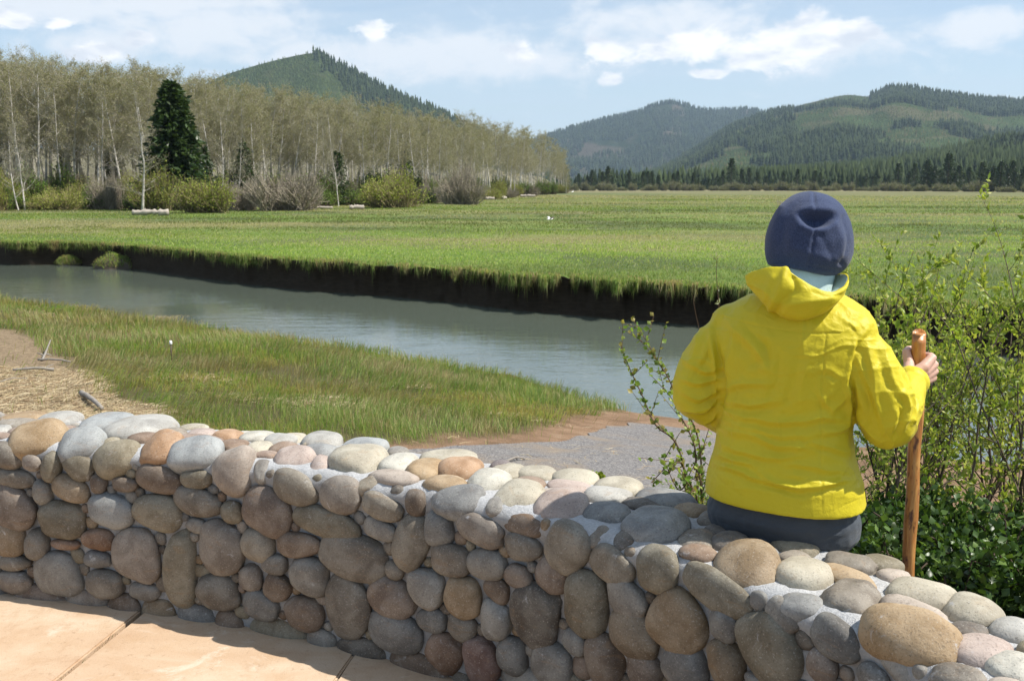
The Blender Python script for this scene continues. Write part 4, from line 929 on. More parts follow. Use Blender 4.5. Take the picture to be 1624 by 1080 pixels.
# ================================================================ GRASS, SHRUBS
def leaf_mat(name, gloss=.45, tr=.35):
    def f(t):
        c = t.attr('Col'); n = t.noise(t.pos(), 9, 3, .6)
        cc = t.mix(t.ss(n, .35, .65, 0., .5), c, t.mix(.5, c, (.10, .12, .03)))
        tc = t.mix(1., cc, (1.5, 1.6, .7), 'MULTIPLY')
        return {'Base Color': cc, 'Roughness': gloss, 'Specular IOR Level': .3, 'translucent': (tr, tc)}
    return material(name, f)
M_blade = leaf_mat('grass_blade', .6, .45); M_leaf = leaf_mat('leaf', .42, .38); M_dark = leaf_mat('bramble_leaf', .36, .25); M_bud = leaf_mat('bud', .6, .3)
M_twig = material('twig', lambda t: {'Base Color': t.attr('Col'), 'Roughness': .8, 'Specular IOR Level': .2})
def blades(P, D, H, Wd, C, droop=.5, name='grass', seed=0):
    """P base, D horizontal lean (n,2), H height, Wd width; two-segment blades -> one mesh"""
    n = len(P); r_ = np.random.default_rng(seed); a = r_.uniform(0, 2 * math.pi, n); S_ = np.stack([np.cos(a), np.sin(a), 0 * a], -1) * (Wd / 2)[:, None]
    D3 = np.column_stack([D, np.zeros(n)])
    mid = P + D3 * (H * .35)[:, None] + np.array((0, 0, 1.)) * (H * .58)[:, None]
    tip = P + D3 * (H * (1.0))[:, None] + np.array((0, 0, 1.)) * (H * (1 - droop * np.linalg.norm(D, axis=1)))[:, None]
    V = np.stack([P - S_, P + S_, mid + S_ * .8, mid - S_ * .8, tip], 1).reshape(-1, 3); b = np.arange(n)[:, None] * 5
    c = np.repeat(C, 5, 0).reshape(n, 5, 3).reshape(-1, 3)
    return V, [b + np.array([0, 1, 2, 3]), b + np.array([3, 2, 4])], c
def pick(cols, w, r_): return np.array(cols)[r_.choice(len(cols), len(w), p=None) if False else w]
G_ = np.array([(.18, .26, .060), (.25, .31, .085), (.35, .36, .15), (.12, .22, .045)]); S_C = np.array([(.34, .27, .13), (.27, .21, .105), (.42, .35, .19)])
def gcol(x, y, r_, bias=0., sc=.8, dry=None):
    m = n2d(x, y, sc, 3, 91) + .6 * n2d(x, y, sc * 4, 2, 92) + bias + r_.normal(0, .35, len(x))
    c = G_[r_.integers(0, 4, len(x))] * r_.uniform(.8, 1.25, (len(x), 1)); d = S_C[r_.integers(0, 3, len(x))] * r_.uniform(.75, 1.15, (len(x), 1))
    return np.where((m > .22)[:, None], d, c)
# --- near bank grass
r_ = np.random.default_rng(3); n = 330000
A = r_.uniform(R(-33), R(38), n); q = NBr(A) - .05; r0 = 3.0; rr = r0 * (q / r0) ** r_.uniform(0, 1, n) ** .9
x, y = rr * np.sin(A), rr * np.cos(A)
idx = np.array([np.argmin(((WC - p) ** 2).sum(1)) for p in np.stack([x, y], -1)[:1]])
def wall_dist(x, y):
    out = np.empty(len(x)); P_ = np.stack([x, y], -1); Wc = WC[::6]; Nc = NW[::6]
    for i in range(0, len(x), 20000):
        d = P_[i:i + 20000, None] - Wc[None]; j = (d * d).sum(-1).argmin(1); out[i:i + 20000] = (d[np.arange(len(j)), j] * Nc[j]).sum(-1)
    return out
wd = wall_dist(x, y); dm = dirt_f(x, y); sm = straw_f(x, y); gp = inpoly(x, y, GP)
tuft = n2d(x, y, 2.2, 2, 95)
keep = (wd > WT_ + .12) & (r_.uniform(0, 1, n) > np.clip(dm * .985 + sm * .97, 0, .985)) & ~gp & (tuft > r_.uniform(-.75, .1, n))
x, y = x[keep], y[keep]; n = len(x); rr = np.hypot(x, y); tuft = tuft[keep]
z = near_z(x, y) - .02
dist_s = sstep(4, 20, rr)
H = (.075 + .07 * r_.uniform(0, 1, n) + .10 * np.clip(tuft, 0, 1) + .13 * dist_s) * r_.uniform(.6, 1.25, n)
flow = np.stack([n2d(x, y, .55, 2, 97) * 1.6 + .45, n2d(x, y, .55, 2, 98) * 1.2 - .1], -1) + r_.normal(0, .28, (n, 2))
Wd = np.maximum(.0022, rr * .00042) * r_.uniform(.8, 1.5, n)
V, Fs, c = blades(np.stack([x, y, z], -1), flow, H, Wd, gcol(x, y, r_, .27), .45, seed=1)
o = mk('bank_grass', V, Fs, M_blade, smooth=False, col=c); tag(o, 'long windswept grass and dry blades on the near bank behind the wall', 'grass', kind='stuff')
# --- meadow grass
n = 300000; A = r_.uniform(R(-36), R(36), n); q = FBr(A); u_ = r_.uniform(0, 1, n)
rr = (q + .1) * (260 / q) ** (u_ ** 1.15); x, y = rr * np.sin(A), rr * np.cos(A)
ed = np.interp(A, az, FBt) - .12
keep = rr > ed; x, y, rr, A = x[keep], y[keep], rr[keep], A[keep]; n = len(x)
z = MZ + .10 * n2d(x, y, .22, 3, 51) * np.exp(-np.clip(rr - q[keep], 0, None) / 150) - .03
H = (.07 + .07 * r_.uniform(0, 1, n)) * (1 + np.clip(n2d(x, y, .35, 2, 103), 0, 1)) * (1 + sstep(50, 200, rr) * .9)
MG = np.array([(.24, .33, .065), (.31, .38, .095), (.17, .25, .055), (.38, .39, .16)])
m = 2.2 * n2d(x * .32, y, .09, 4, 104) + .8 * n2d(x * .6, y, .45, 3, 105) + r_.normal(0, .12, n) + .30 * sstep(70, 220, rr) - .06
dk = n2d(x * .4, y, .05, 3, 106) + r_.normal(0, .1, n)
c = MG[r_.integers(0, 4, n)] * r_.uniform(.8, 1.25, (n, 1)); c = np.where((dk > .06)[:, None], c * (.66, .62, .80), c)
near_ = sstep(62, 38, rr)[:, None]; c = c * (.80 + .45 * near_) * np.where(near_ > .5, 1, (1.05, .98, 1.0)); m = m + .6 * sstep(100, 220, rr) + .20 * sstep(42, 85, rr); c = np.where((m > .16)[:, None], np.array((.44, .39, .24)) * r_.uniform(.7, 1.2, (n, 1)), c)
V, Fs, c = blades(np.stack([x, y, z], -1), r_.normal(0, .4, (n, 2)) + (.3, 0), H, np.maximum(.008, rr * .0005) * r_.uniform(.8, 1.6, n), c, .4, seed=2)
o = mk('meadow_grass', V, Fs, M_blade, smooth=False, col=c); tag(o, 'bright green marsh grass covering the flat meadow beyond the river', 'grass', kind='stuff')
# --- grass curtain on the crumbling edge
n = 70000; A = r_.uniform(R(-36), R(38), n); fe = np.interp(A, az, FBt); rr = fe + r_.uniform(-.30, .25, n); x, y = rr * np.sin(A), rr * np.cos(A)
cl = n2d(A * 150, A * 0, 1., 3, 111) + .55 * n2d(A * 38, A * 0 + 4, 1., 2, 113); deep = np.clip(.5 + 1.6 * cl, 0, 1)
keep = r_.uniform(-.5, .5, n) < cl * 1.4 + .25; x, y, rr, A, deep = x[keep], y[keep], rr[keep], A[keep], deep[keep]; n = len(x)
z = MZ - .02 - r_.uniform(0, .30, n) * deep * (r_.uniform(0, 1, n) < .55); out = -np.stack([np.sin(A), np.cos(A)], -1)
H = r_.uniform(.07, .24, n); D = out * r_.uniform(.3, 1.3, (n, 1)) + r_.normal(0, .3, (n, 2))
V, Fs, c = blades(np.stack([x, y, z], -1), D, H, r_.uniform(.008, .018, n), gcol(x, y, r_, -.06, 1.2), 1.45, seed=4)
o = mk('edge_grass', V, Fs, M_blade, smooth=False, col=c * .9); tag(o, 'green and dry grass hanging over the crumbling river edge', 'grass', kind='stuff')
# --- sods that slid off the edge and lie at its foot
def sod(px, w, h, sd, lab):
    a = math.atan((px - CX) / F * 1.01); rr_ = float(FBr(a)) - .25; root = empty('fallen_sod', (rr_ * math.sin(a), rr_ * math.cos(a), WZ - .05)); tag(root, lab, 'sod'); V, Fc = ICO[4]; r_ = np.random.default_rng(sd)
    V = V * (w, .55 * w, h) * (1 + .35 * fbm(V + sd, 1.6, 3, sd))[:, None]; mk('mud', V, Fc, M_mud, root); top = V[V[:, 2] > h * .15]; n = 2600; b = top[r_.integers(0, len(top), n)] + r_.normal(0, .02, (n, 3))
    Vb, Fb, c = blades(b, r_.normal(0, .6, (n, 2)) + (0, -.4), r_.uniform(.06, .17, n), r_.uniform(.008, .016, n), gcol(b[:, 0] + sd, b[:, 1], r_, -.1, 1.5), .9, seed=sd); mk('grass', Vb, Fb, M_blade, root, smooth=False, col=c)
M_mud = material('wet_mud', lambda t: {'Base Color': t.mix(t.noise(t.pos(), 6, 4, .6), (.03, .022, .014), (.10, .07, .045)), 'Roughness': .6, 'Normal': t.bump(t.noise(t.pos(), 20, 4, .7), .03, .8)})
for q in [(192, .85, .62, 1, 'grassy sod slumped into the water at the left bend of the far bank'), (118, .5, .45, 2, 'small grassy sod at the foot of the far bank, left of the big one')]: sod(*q)
# --- straw: flattened dry reeds
n = 46000; x = r_.uniform(-8, -1.0, n * 5); y = 3.8 + 8 * r_.uniform(0, 1, n * 5) ** 1.6
m = (straw_f(x, y) > .2) & (wall_dist(x, y) > WT_ + .04); x, y = x[m], y[m]
# lying patches elsewhere in the grass and on the gravel
PT = [onz(*q) for q in [(500, 640, -.75), (300, 600, -.8), (420, 635, -.75), (545, 630, -.8), (330, 600, -.85), (650, 600, -1.0), (100, 500, -1.3), (790, 640, -.85), (250, 490, -1.4)]]
for p in PT:
    kx = 500; x = np.concatenate([x, p[0] + r_.normal(0, .32, kx)]); y = np.concatenate([y, p[1] + r_.normal(0, .16, kx)])
kx = 900; x2 = r_.uniform(-1.5, 5, kx); y2 = r_.uniform(3.2, 9, kx); mm = (dirt_f(x2, y2) > .3) | (inpoly(x2, y2, GP) & (r_.uniform(0, 1, kx) < .35)); mm &= wall_dist(x2, y2) > WT_ + .05
x = np.concatenate([x, x2[mm]]); y = np.concatenate([y, y2[mm]]); n = len(x)
lift = r_.uniform(.004, .05, n) ** 1.2; lift[-mm.sum():] = .012
base = np.stack([x, y, near_z(x, y) + lift], -1); a = r_.normal(.3, .9, n); Ln = r_.uniform(.03, .15, n); d = np.stack([np.cos(a), np.sin(a), r_.normal(0, .12, n)], -1); d[-mm.sum():, 2] = 0
w = np.stack([-np.sin(a), np.cos(a), r_.normal(0, .4, n)], -1) * (r_.uniform(.0012, .003, n))[:, None]
bend = r_.normal(0, .12, (n, 1)) * np.stack([-np.sin(a), np.cos(a), 0 * a + .3], -1)
m1 = base + d * Ln[:, None] * .5 + bend * Ln[:, None]; e1 = base + d * Ln[:, None]
V = np.stack([base - w, base + w, m1 + w, m1 - w, e1 + w * .5, e1 - w * .5], 1).reshape(-1, 3); b = np.arange(n)[:, None] * 6
C = np.array([(.46, .36, .21), (.36, .26, .15), (.55, .46, .30), (.24, .16, .09), (.42, .34, .2)])[r_.integers(0, 5, n)] * r_.uniform(.8, 1.1, (n, 1))
o = mk('dry_reed_litter', V, [b + np.array([0, 1, 2, 3]), b + np.array([3, 2, 4, 5])], M_vc, smooth=False, col=np.repeat(C, 6, 0)); tag(o, 'matted tan dry reeds and straw washed up behind the wall', 'straw', kind='stuff')
# --- driftwood, sticks, marker
def woodcol(t):
    a = t.noise(t.scale(t.obj(), (1, 1, 1)), 18, 5, .7); return {'Base Color': t.mix(a, (.10, .085, .07), (.42, .38, .33)), 'Roughness': .9, 'Normal': t.bump(t.noise(t.obj(), 60, 4, .7), .01, .7)}
M_drift = material('weathered_wood', woodcol)
def stick(name, p0, p1, r0, r1, label, cat, zoff=.03, br=None, bow=.02):
    a = onz(*p0[:3]); b = onz(*p1[:3]); a[2] = near_z(a[0], a[1]) + zoff + (p0[3] if len(p0) > 3 else 0); b[2] = near_z(b[0], b[1]) + zoff + (p1[3] if len(p1) > 3 else 0)
    mb = MB(); u = np.linspace(0, 1, 12)[:, None]; P = a + (b - a) * u; P[:, 2] += bow * np.sin(u[:, 0] * 3.1); P = P + .006 * np.stack([vn(P, 14, k) for k in range(3)], -1)
    mb.tube(P, np.linspace(r0, r1, 12) * (1 + .15 * vn(P, 22, 9)), 10, .3)
    for (f_, dx, dy, dz, rr_) in (br or []):
        q = a + (b - a) * f_; mb.tube([q, q + np.array((dx, dy, dz)) * .5 + (0, 0, .004), q + np.array((dx, dy, dz))], [rr_, rr_ * .8, rr_ * .4], 7, .3)
    V, Fs = np.vstack(mb.V) - a, [np.vstack(mb.F[4]), np.vstack(mb.F[3])]
    o = mk(name, V, Fs, M_drift); o.location = a; return tag(o, label, cat)
stick('driftwood', (128, 604, -.45), (160, 628, -.42), .030, .018, 'short grey broken driftwood piece at the right end of the reed litter', 'driftwood', .05)
stick('driftwood', (20, 580, -.6), (85, 576, -.6), .012, .020, 'pale bleached driftwood branch lying flat on the reed litter', 'driftwood', .05, [(.7, .1, .1, .05, .008), (.4, -.08, .06, .03, .007)])
stick('dead_branch', (66, 556, -.65), (80, 532, -.65, .16), .016, .008, 'dark stub of a dead branch poking up out of the reed litter', 'branch', .02, [(.3, .08, .02, -.03, .012), (.2, -.12, .05, .03, .012)], 0)
stick('driftwood', (60, 562, -.65), (110, 566, -.65), .014, .010, 'thin grey branch lying under the dark stub in the litter', 'driftwood', .05)
stick('dead_branch', (0, 598, -.5), (42, 588, -.5), .006, .004, 'thin straw coloured twig at the left edge of the litter', 'branch', .06)
stick('driftwood', (803, 697, -.48), (832, 689, -.48), .011, .006, 'small forked grey branch lying on the dirt beside the gravel path', 'driftwood', .02, [(.6, -.04, .05, .02, .005)])
stick('wood_plank', (232, 664, -.1), (282, 664, -.1), .024, .024, 'pale weathered board lying just behind the wall', 'plank', .16, None, 0)
stick('dead_branch', (284, 668, -.1), (330, 676, -.1), .007, .004, 'thin brown twig beside the pale board behind the wall', 'branch', .12)
a = onz(272, 566, -.85); a[2] = near_z(a[0], a[1]); mk_ = empty('marker_post', a); tag(mk_, 'small dark marker stake with a white cap standing in the grass', 'marker')
mb = MB(); mb.tube([(0, 0, -.05), (0, 0, .25)], [.011, .010], 10); mb.build('stake', M_boot, mk_)
M_white = material('white_paint', lambda t: {'Base Color': (.8, .8, .78), 'Roughness': .5})
mb = MB(); mb.tube([(0, 0, .25), (0, 0, .262), (0, 0, .30), (0, 0, .306)], [.016, .02, .02, .012], 12); mb.build('cap', M_white, mk_)

# --- leafy plants
def leafset(P, D, Ln, Wd, C, seed=0, fold=.25):
    n = len(P); r_ = np.random.default_rng(seed); D = D / (np.linalg.norm(D, axis=1)[:, None] + 1e-9); rv = r_.normal(0, 1, (n, 3)); S_ = np.cross(D, rv); S_ /= np.linalg.norm(S_, axis=1)[:, None] + 1e-9; N_ = np.cross(S_, D)
    Ln = Ln[:, None]; Wd = Wd[:, None]
    m = P + D * Ln * .45 - N_ * Wd * fold; l_ = P + D * Ln * .5 + S_ * Wd * .5; r2 = P + D * Ln * .5 - S_ * Wd * .5; tp = P + D * Ln - N_ * Ln * .08
    V = np.stack([P, r2, tp, l_, m], 1).reshape(-1, 3); b = np.arange(n)[:, None] * 5
    return V, [np.vstack([b + np.array([0, 1, 4]), b + np.array([1, 2, 4]), b + np.array([2, 3, 4]), b + np.array([3, 0, 4])])], np.repeat(C, 5, 0)
def grow(r_, base, d, Ln, rad, lev, segs, lv, up=.25, wig=.16, brn=(5, 4), spread=.75, shrink=.55):
    """branching stems; segs collects (p0,p1,r0,r1), lv collects leaf anchor points (pos, dir)"""
    p = np.array(base, float); d = np.array(d, float); d /= np.linalg.norm(d); k = 7 if lev == 0 else 5
    pts = [p.copy()]
    for i in range(k):
        d = d + r_.normal(0, wig, 3) + np.array((0, 0, up * .25)); d /= np.linalg.norm(d); p = p + d * Ln / k; pts.append(p.copy())
    for i in range(k): segs.append((pts[i], pts[i + 1], rad * (1 - .75 * i / k), rad * (1 - .75 * (i + 1) / k)))
    if lev >= len(brn):
        pass
    else:
        for _ in range(brn[lev]):
            f = r_.uniform(.25, .98); i = min(int(f * k), k - 1); q = pts[i] + (pts[i + 1] - pts[i]) * (f * k - i); dd = pts[i + 1] - pts[i]; dd /= np.linalg.norm(dd)
            v = r_.normal(0, 1, 3); v -= dd * (v @ dd); v /= np.linalg.norm(v) + 1e-9; nd = dd * (1 - spread * .5) + v * spread; nd[2] += up * .4
            grow(r_, q, nd, Ln * shrink * r_.uniform(.6, 1.15) * (1.1 - f * .4), rad * .5 * (1.1 - f * .5), lev + 1, segs, lv, up, wig * 1.15, brn, spread, shrink)
    if lev >= 1 or True:
        for i in range(1 if lev else 3, k + 1):
            lv.append((pts[i], pts[i] - pts[i - 1]))
            if lev: lv.append(((pts[i] + pts[i - 1]) / 2, pts[i] - pts[i - 1]))
def segmesh(segs, col, sides=4):
    P0 = np.array([s[0] for s in segs]); P1 = np.array([s[1] for s in segs]); R0 = np.array([s[2] for s in segs]); R1 = np.array([s[3] for s in segs]); n = len(segs)
    D = P1 - P0; D /= np.linalg.norm(D, axis=1)[:, None] + 1e-9; ref = np.where(np.abs(D[:, 2:3]) < .9, np.array([[0, 0, 1.]]), np.array([[1., 0, 0]])); A_ = np.cross(D, ref); A_ /= np.linalg.norm(A_, axis=1)[:, None] + 1e-9; B_ = np.cross(D, A_)
    P1 = P1 + D * R1[:, None] * .3
    an = np.arange(sides) * 2 * math.pi / sides; V = []
    for P, r in ((P0, R0), (P1, R1)):
        V.append(P[:, None] + r[:, None, None] * (np.cos(an)[None, :, None] * A_[:, None] + np.sin(an)[None, :, None] * B_[:, None]))
    V = np.concatenate(V, 1).reshape(-1, 3); b = np.arange(n)[:, None, None] * 2 * sides; k = np.arange(sides)[None, :, None]; k2 = (k + 1) % sides
    Fq = np.concatenate([b + k, b + k2, b + sides + k2, b + sides + k], -1).reshape(-1, 4)
    C = np.asarray(col); C = np.repeat(C, 2 * sides, 0) if C.ndim == 2 else np.tile(C, (len(V), 1))
    return V, [Fq], C
LW = np.array([(.34, .39, .07), (.28, .35, .06), (.42, .43, .11), (.19, .27, .045)])
def shrub(loc, stems, seed, label, cat, name='willow_shrub', leafL=.026, per=2, cols=LW, group=None, mat=None, stemcol=(.10, .075, .055), brn=(6, 4), up=.3, keepf=1.0, wratio=.5, tube_sides=5, spread=.75, shrink=.5):
    r_ = np.random.default_rng(seed); root = empty(name, loc); segs, lv = [], []
    for (dx, dy, ex, ey, ez, rad) in stems:
        d = np.array((ex, ey, ez)); grow(r_, (dx, dy, -.04), d, np.linalg.norm(d), rad, 0, segs, lv, up, .12, brn, spread, shrink)
    V, Fs, C = segmesh(segs, np.array(stemcol) * np.random.default_rng(seed).uniform(.6, 1.7, (len(segs), 1)), tube_sides); mk('stems', V, Fs, M_twig, root, col=C)
    P = np.array([q[0] for q in lv]); D = np.array([q[1] for q in lv]); D /= np.linalg.norm(D, axis=1)[:, None]
    P = np.repeat(P, per, 0); D = np.repeat(D, per, 0); m = r_.uniform(0, 1, len(P)) < keepf; P, D = P[m], D[m]; n = len(P)
    P = P + D * r_.uniform(-.3, .3, (n, 1)) * leafL * 1.2; d2 = D * .5 + r_.normal(0, .55, (n, 3)) + np.array((0, 0, .3)); Ll = leafL * r_.uniform(.55, 1.3, n)
    V, Fs, C = leafset(P, d2, Ll, Ll * wratio * r_.uniform(.8, 1.2, n), cols[r_.integers(0, len(cols), n)] * r_.uniform(.8, 1.2, (n, 1)), seed)
    mk('leaves', V, Fs, mat or M_leaf, root, smooth=False, col=C)
    return tag(root, label, cat, group)
def gp_(px, y, zoff=0.):
    u = (px - CX) / F; x = u * y * 1.03; return np.array((x, y, near_z(x, y) + zoff))
def stems_to(loc, tops, r_=None, y_spread=.25, rad=.009):
    out = []
    for i, (px, py) in enumerate(tops):
        rr_ = np.random.default_rng(int(px * 7 + py)); yb = loc[1] + rr_.uniform(-y_spread, y_spread); T = aty(px, py + 42, yb); dx, dy = rr_.uniform(-.10, .10, 2)
        v = (T - loc - np.array((dx, dy, 0))) * .87; out.append((dx, dy, v[0], v[1], v[2], rad * rr_.uniform(.8, 1.3)))
    return out
for (px, yb, tops, sd, lab) in [
    (1430, 4.5, [(1400, 400), (1428, 395), (1378, 440), (1455, 430), (1470, 500)], 11, 'loose willow shrub directly behind the top of the walking stick'),
    (1500, 4.3, [(1478, 350), (1500, 372), (1522, 330), (1540, 352), (1558, 400), (1462, 420)], 12, 'tallest willow shrub with upright yellow green shoots right of the stick'),
    (1570, 4.7, [(1556, 350), (1585, 400), (1600, 352), (1618, 370), (1570, 440)], 13, 'willow shrub crossing the right edge of the view, second from the right'),
    (1650, 4.2, [(1622, 300), (1640, 370), (1608, 430), (1660, 350), (1690, 380)], 14, 'willow shrub at the far right edge of the view'),
    (1490, 5.6, [(1445, 470), (1475, 455), (1505, 440), (1530, 470), (1420, 480)], 15, 'lower willow shrub farther back, between the taller ones and the river'),
    (1610, 5.9, [(1570, 460), (1600, 450), (1640, 430), (1590, 480)], 16, 'back willow shrub near the water at the right edge')]:
    loc = gp_(px, yb); shrub(loc, stems_to(loc, tops), sd, lab, 'shrub', group='willow shrubs on the near bank', brn=(6, 3), per=4, keepf=.50, leafL=.034)
# the long shoots left of the person
def shoots(loc, curves, seed, label, cat, name, leafL, cols, step=.022, rad=.0045, side=0, keep=1., wr=.8):
    """long arching shoots with leaf clusters along their length, given as points (px, py, depth)"""
    r_ = np.random.default_rng(seed); root = empty(name, loc); segs = []; P = []; D = []
    for cv in curves:
        pts = [np.zeros(3) + r_.uniform(-.03, .03, 3) * (1, 1, 0)] + [aty(*q) - loc for q in cv]; C_ = catmull(pts, 10); C_ = C_ + .006 * np.stack([vn(C_, 9, k) for k in range(3)], -1); n = len(C_)
        for i in range(n - 1): segs.append((C_[i], C_[i + 1], rad * (1 - .75 * i / n), rad * (1 - .75 * (i + 1) / n)))
        s_ = np.concatenate([[0], np.cumsum(np.linalg.norm(np.diff(C_, axis=0), axis=1))]); a = s_[-1] * .30
        while a < s_[-1]:
            q = np.array([np.interp(a, s_, C_[:, k]) for k in range(3)]); q2 = np.array([np.interp(a + .01, s_, C_[:, k]) for k in range(3)]); t_ = q2 - q; t_ /= np.linalg.norm(t_) + 1e-9
            if r_.uniform() < keep:
                for _ in range(r_.integers(2, 5)): P.append(q + r_.normal(0, .004, 3)); D.append(t_ * .4 + r_.normal(0, .6, 3) + (0, 0, .2))
            if r_.uniform() < side:
                d = t_ * .5 + r_.normal(0, .5, 3) + (0, 0, .3); d /= np.linalg.norm(d); l_ = r_.uniform(.06, .16); segs.append((q, q + d * l_, rad * .35, rad * .2))
                for f in np.linspace(.3, 1, 5): P.append(q + d * l_ * f); D.append(d * .5 + r_.normal(0, .6, 3))
            a += step * r_.uniform(.6, 1.5)
    V, Fs, C = segmesh(segs, (.12, .075, .045), 6); mk('stems', V, Fs, M_twig, root, col=C)
    P = np.array(P); D = np.array(D); n = len(P); Ll = leafL * r_.uniform(.5, 1.25, n)
    V, Fs, C = leafset(P, D, Ll, Ll * wr, cols[r_.integers(0, len(cols), n)] * r_.uniform(.8, 1.2, (n, 1)), seed); mk('leaves', V, Fs, M_leaf, root, smooth=False, col=C)
    return tag(root, label, cat)
loc = gp_(1122, 3.45)
shoots(loc, [[(1085, 745, 3.4), (1040, 670, 3.45), (1005, 600, 3.5), (984, 548, 3.5)], [(1110, 720, 3.5), (1068, 620, 3.6), (1035, 560, 3.65), (1013, 520, 3.7)], [(1105, 760, 3.4), (1095, 690, 3.45), (1070, 640, 3.5), (1050, 615, 3.5)], [(1090, 770, 3.3), (1062, 740, 3.25), (1030, 765, 3.2)],
  [(1100, 790, 3.3), (1075, 775, 3.3), (1052, 730, 3.3)], [(1112, 780, 3.35), (1100, 740, 3.4), (1120, 700, 3.4)], [(1105, 800, 3.25), (1085, 800, 3.2), (1068, 785, 3.2)]], 21, 'young shrub with two long leafy shoots reaching left of the person', 'shrub', 'leafy_shrub', .024, np.array([(.19, .28, .05), (.28, .34, .08), (.12, .20, .04), (.30, .25, .08)]), side=.28)
loc = gp_(1150, 4.0)
shoots(loc, [[(1150, 640, 3.9), (1142, 500, 3.9), (1136, 405, 3.9)], [(1140, 640, 3.8), (1112, 540, 3.75), (1100, 468, 3.7)]], 22, 'bare shoots with pale catkins beside the left shoulder of the person', 'shrub', 'catkin_shrub', .020, np.array([(.42, .42, .33), (.24, .25, .12)]), step=.05, rad=.0035, keep=.5, wr=.6)
loc = gp_(1385, 4.2)
shrub(loc, stems_to(loc, [(1355, 430), (1368, 460), (1385, 520), (1350, 640)], rad=.006), 23, 'thin twiggy shrub between the person and the stick', 'shrub', 'twiggy_shrub', leafL=.024, per=1, keepf=.6, brn=(7, 4))
# small seedling on the back of the wall
loc = onz(948, 770, .48); shrub(loc, [(0, 0, -.02, 0, .08, .002), (0, 0, .03, .01, .07, .002)], 24, 'tiny bright green sprig peeping over the back of the wall', 'plant', 'seedling', leafL=.018, per=2, brn=(3,), wratio=.8, shrink=.4)
# brambles
BR = np.array([(.030, .065, .016), (.045, .095, .022), (.085, .15, .035), (.024, .05, .014)])
def bramble(loc, rad, hgt, n, sd, lab):
    r_ = np.random.default_rng(sd); root = empty('bramble', loc); segs = []; P = []; D = []
    for _ in range(42):
        a = r_.uniform(0, 6.28); L_ = rad * r_.uniform(.5, 1.1); d = np.array((math.cos(a), math.sin(a), 0)); k = 8; pk = hgt * r_.uniform(.6, 1.1); q0 = d * rad * r_.uniform(0, .3)
        pts = [q0 + d * L_ * i / k + np.array((0, 0, pk * math.sin(min(1, i / k * 1.15) * 2.4) * (1 if i else 0) ** 1)) + r_.normal(0, .015, 3) for i in range(k + 1)]
        for i in range(k): segs.append((pts[i], pts[i + 1], .004, .003))
        for i in range(k):
            for _ in range(n // (42 * 8)): P.append(pts[i] + (pts[i + 1] - pts[i]) * r_.uniform() + r_.normal(0, .028, 3)); D.append(r_.normal(0, .6, 3) + (0, 0, .35))
    V, Fs, C = segmesh(segs, (.07, .05, .035), 4); mk('stems', V, Fs, M_twig, root, col=C)
    P = np.array(P); D = np.array(D); n = len(P); Ll = r_.uniform(.018, .040, n); hh = np.clip(P[:, 2] / hgt, 0, 1)
    cc = BR[r_.integers(0, 4, n)] * r_.uniform(.8, 1.25, (n, 1)); cc = np.where((r_.uniform(0, 1, n) < .10)[:, None], np.array((.14, .22, .05)), cc)
    V, Fs, C = leafset(P, D, Ll, Ll * .8, cc, sd, .15); mk('leaves', V, Fs, M_dark, root, smooth=False, col=C)
    tag(root, lab, 'bramble', 'dark green bramble bushes behind the wall')
for (px, y, rad, h, sd, lab) in [(1385, 3.35, .42, .62, 1, 'bramble nearest the hip of the person, left of the walking stick'), (1475, 3.25, .45, .60, 2, 'bramble bush just right of the walking stick'), (1570, 3.2, .45, .62, 3, 'bramble bush near the right edge behind the grass blades'),
    (1660, 3.05, .45, .66, 4, 'bramble bush cut by the right edge of the view'), (1440, 3.85, .42, .55, 5, 'back bramble below the middle of the willow shrubs'), (1560, 3.9, .45, .55, 6, 'back bramble below the rightmost willow shrubs'), (1100, 3.2, .22, .42, 7, 'small bramble patch left of the hip of the person')]:
    bramble(gp_(px, y), rad, h, 8600 if sd != 7 else 1400, sd, lab)
# ground cover of dry stalks and leaves below the shrubs, and grass clumps near the wall on the right
r_ = np.random.default_rng(9); n = 26000; x = r_.uniform(1.1, 4.6, n); y = r_.uniform(1.9, 6.5, n); m = (wall_dist(x, y) > WT_ + .06) & (n2d(x, y, 3, 2, 5) > r_.uniform(-.8, .3, n)); x, y = x[m], y[m]; n = len(x)
near = np.exp(-((x - 1.55) ** 2 + (y - 2.55) ** 2) / .35)
c = np.where((r_.uniform(0, 1, n) < .42 - .4 * near)[:, None], S_C[r_.integers(0, 3, n)], np.array([(.06, .13, .02), (.10, .19, .03), (.15, .22, .05)])[r_.integers(0, 3, n)]) * r_.uniform(.7, 1.2, (n, 1))
V, Fs, c = blades(np.stack([x, y, near_z(x, y) - .01], -1), r_.normal(0, .35, (n, 2)), (.10 + .16 * r_.uniform(0, 1, n)) * (1 + 1.5 * near), r_.uniform(.003, .007, n) * (1 + near), c, .4, seed=6)
o = mk('undergrowth', V, Fs, M_blade, smooth=False, col=c); tag(o, 'green and dry blades growing under the shrubs beside the wall', 'grass', kind='stuff')
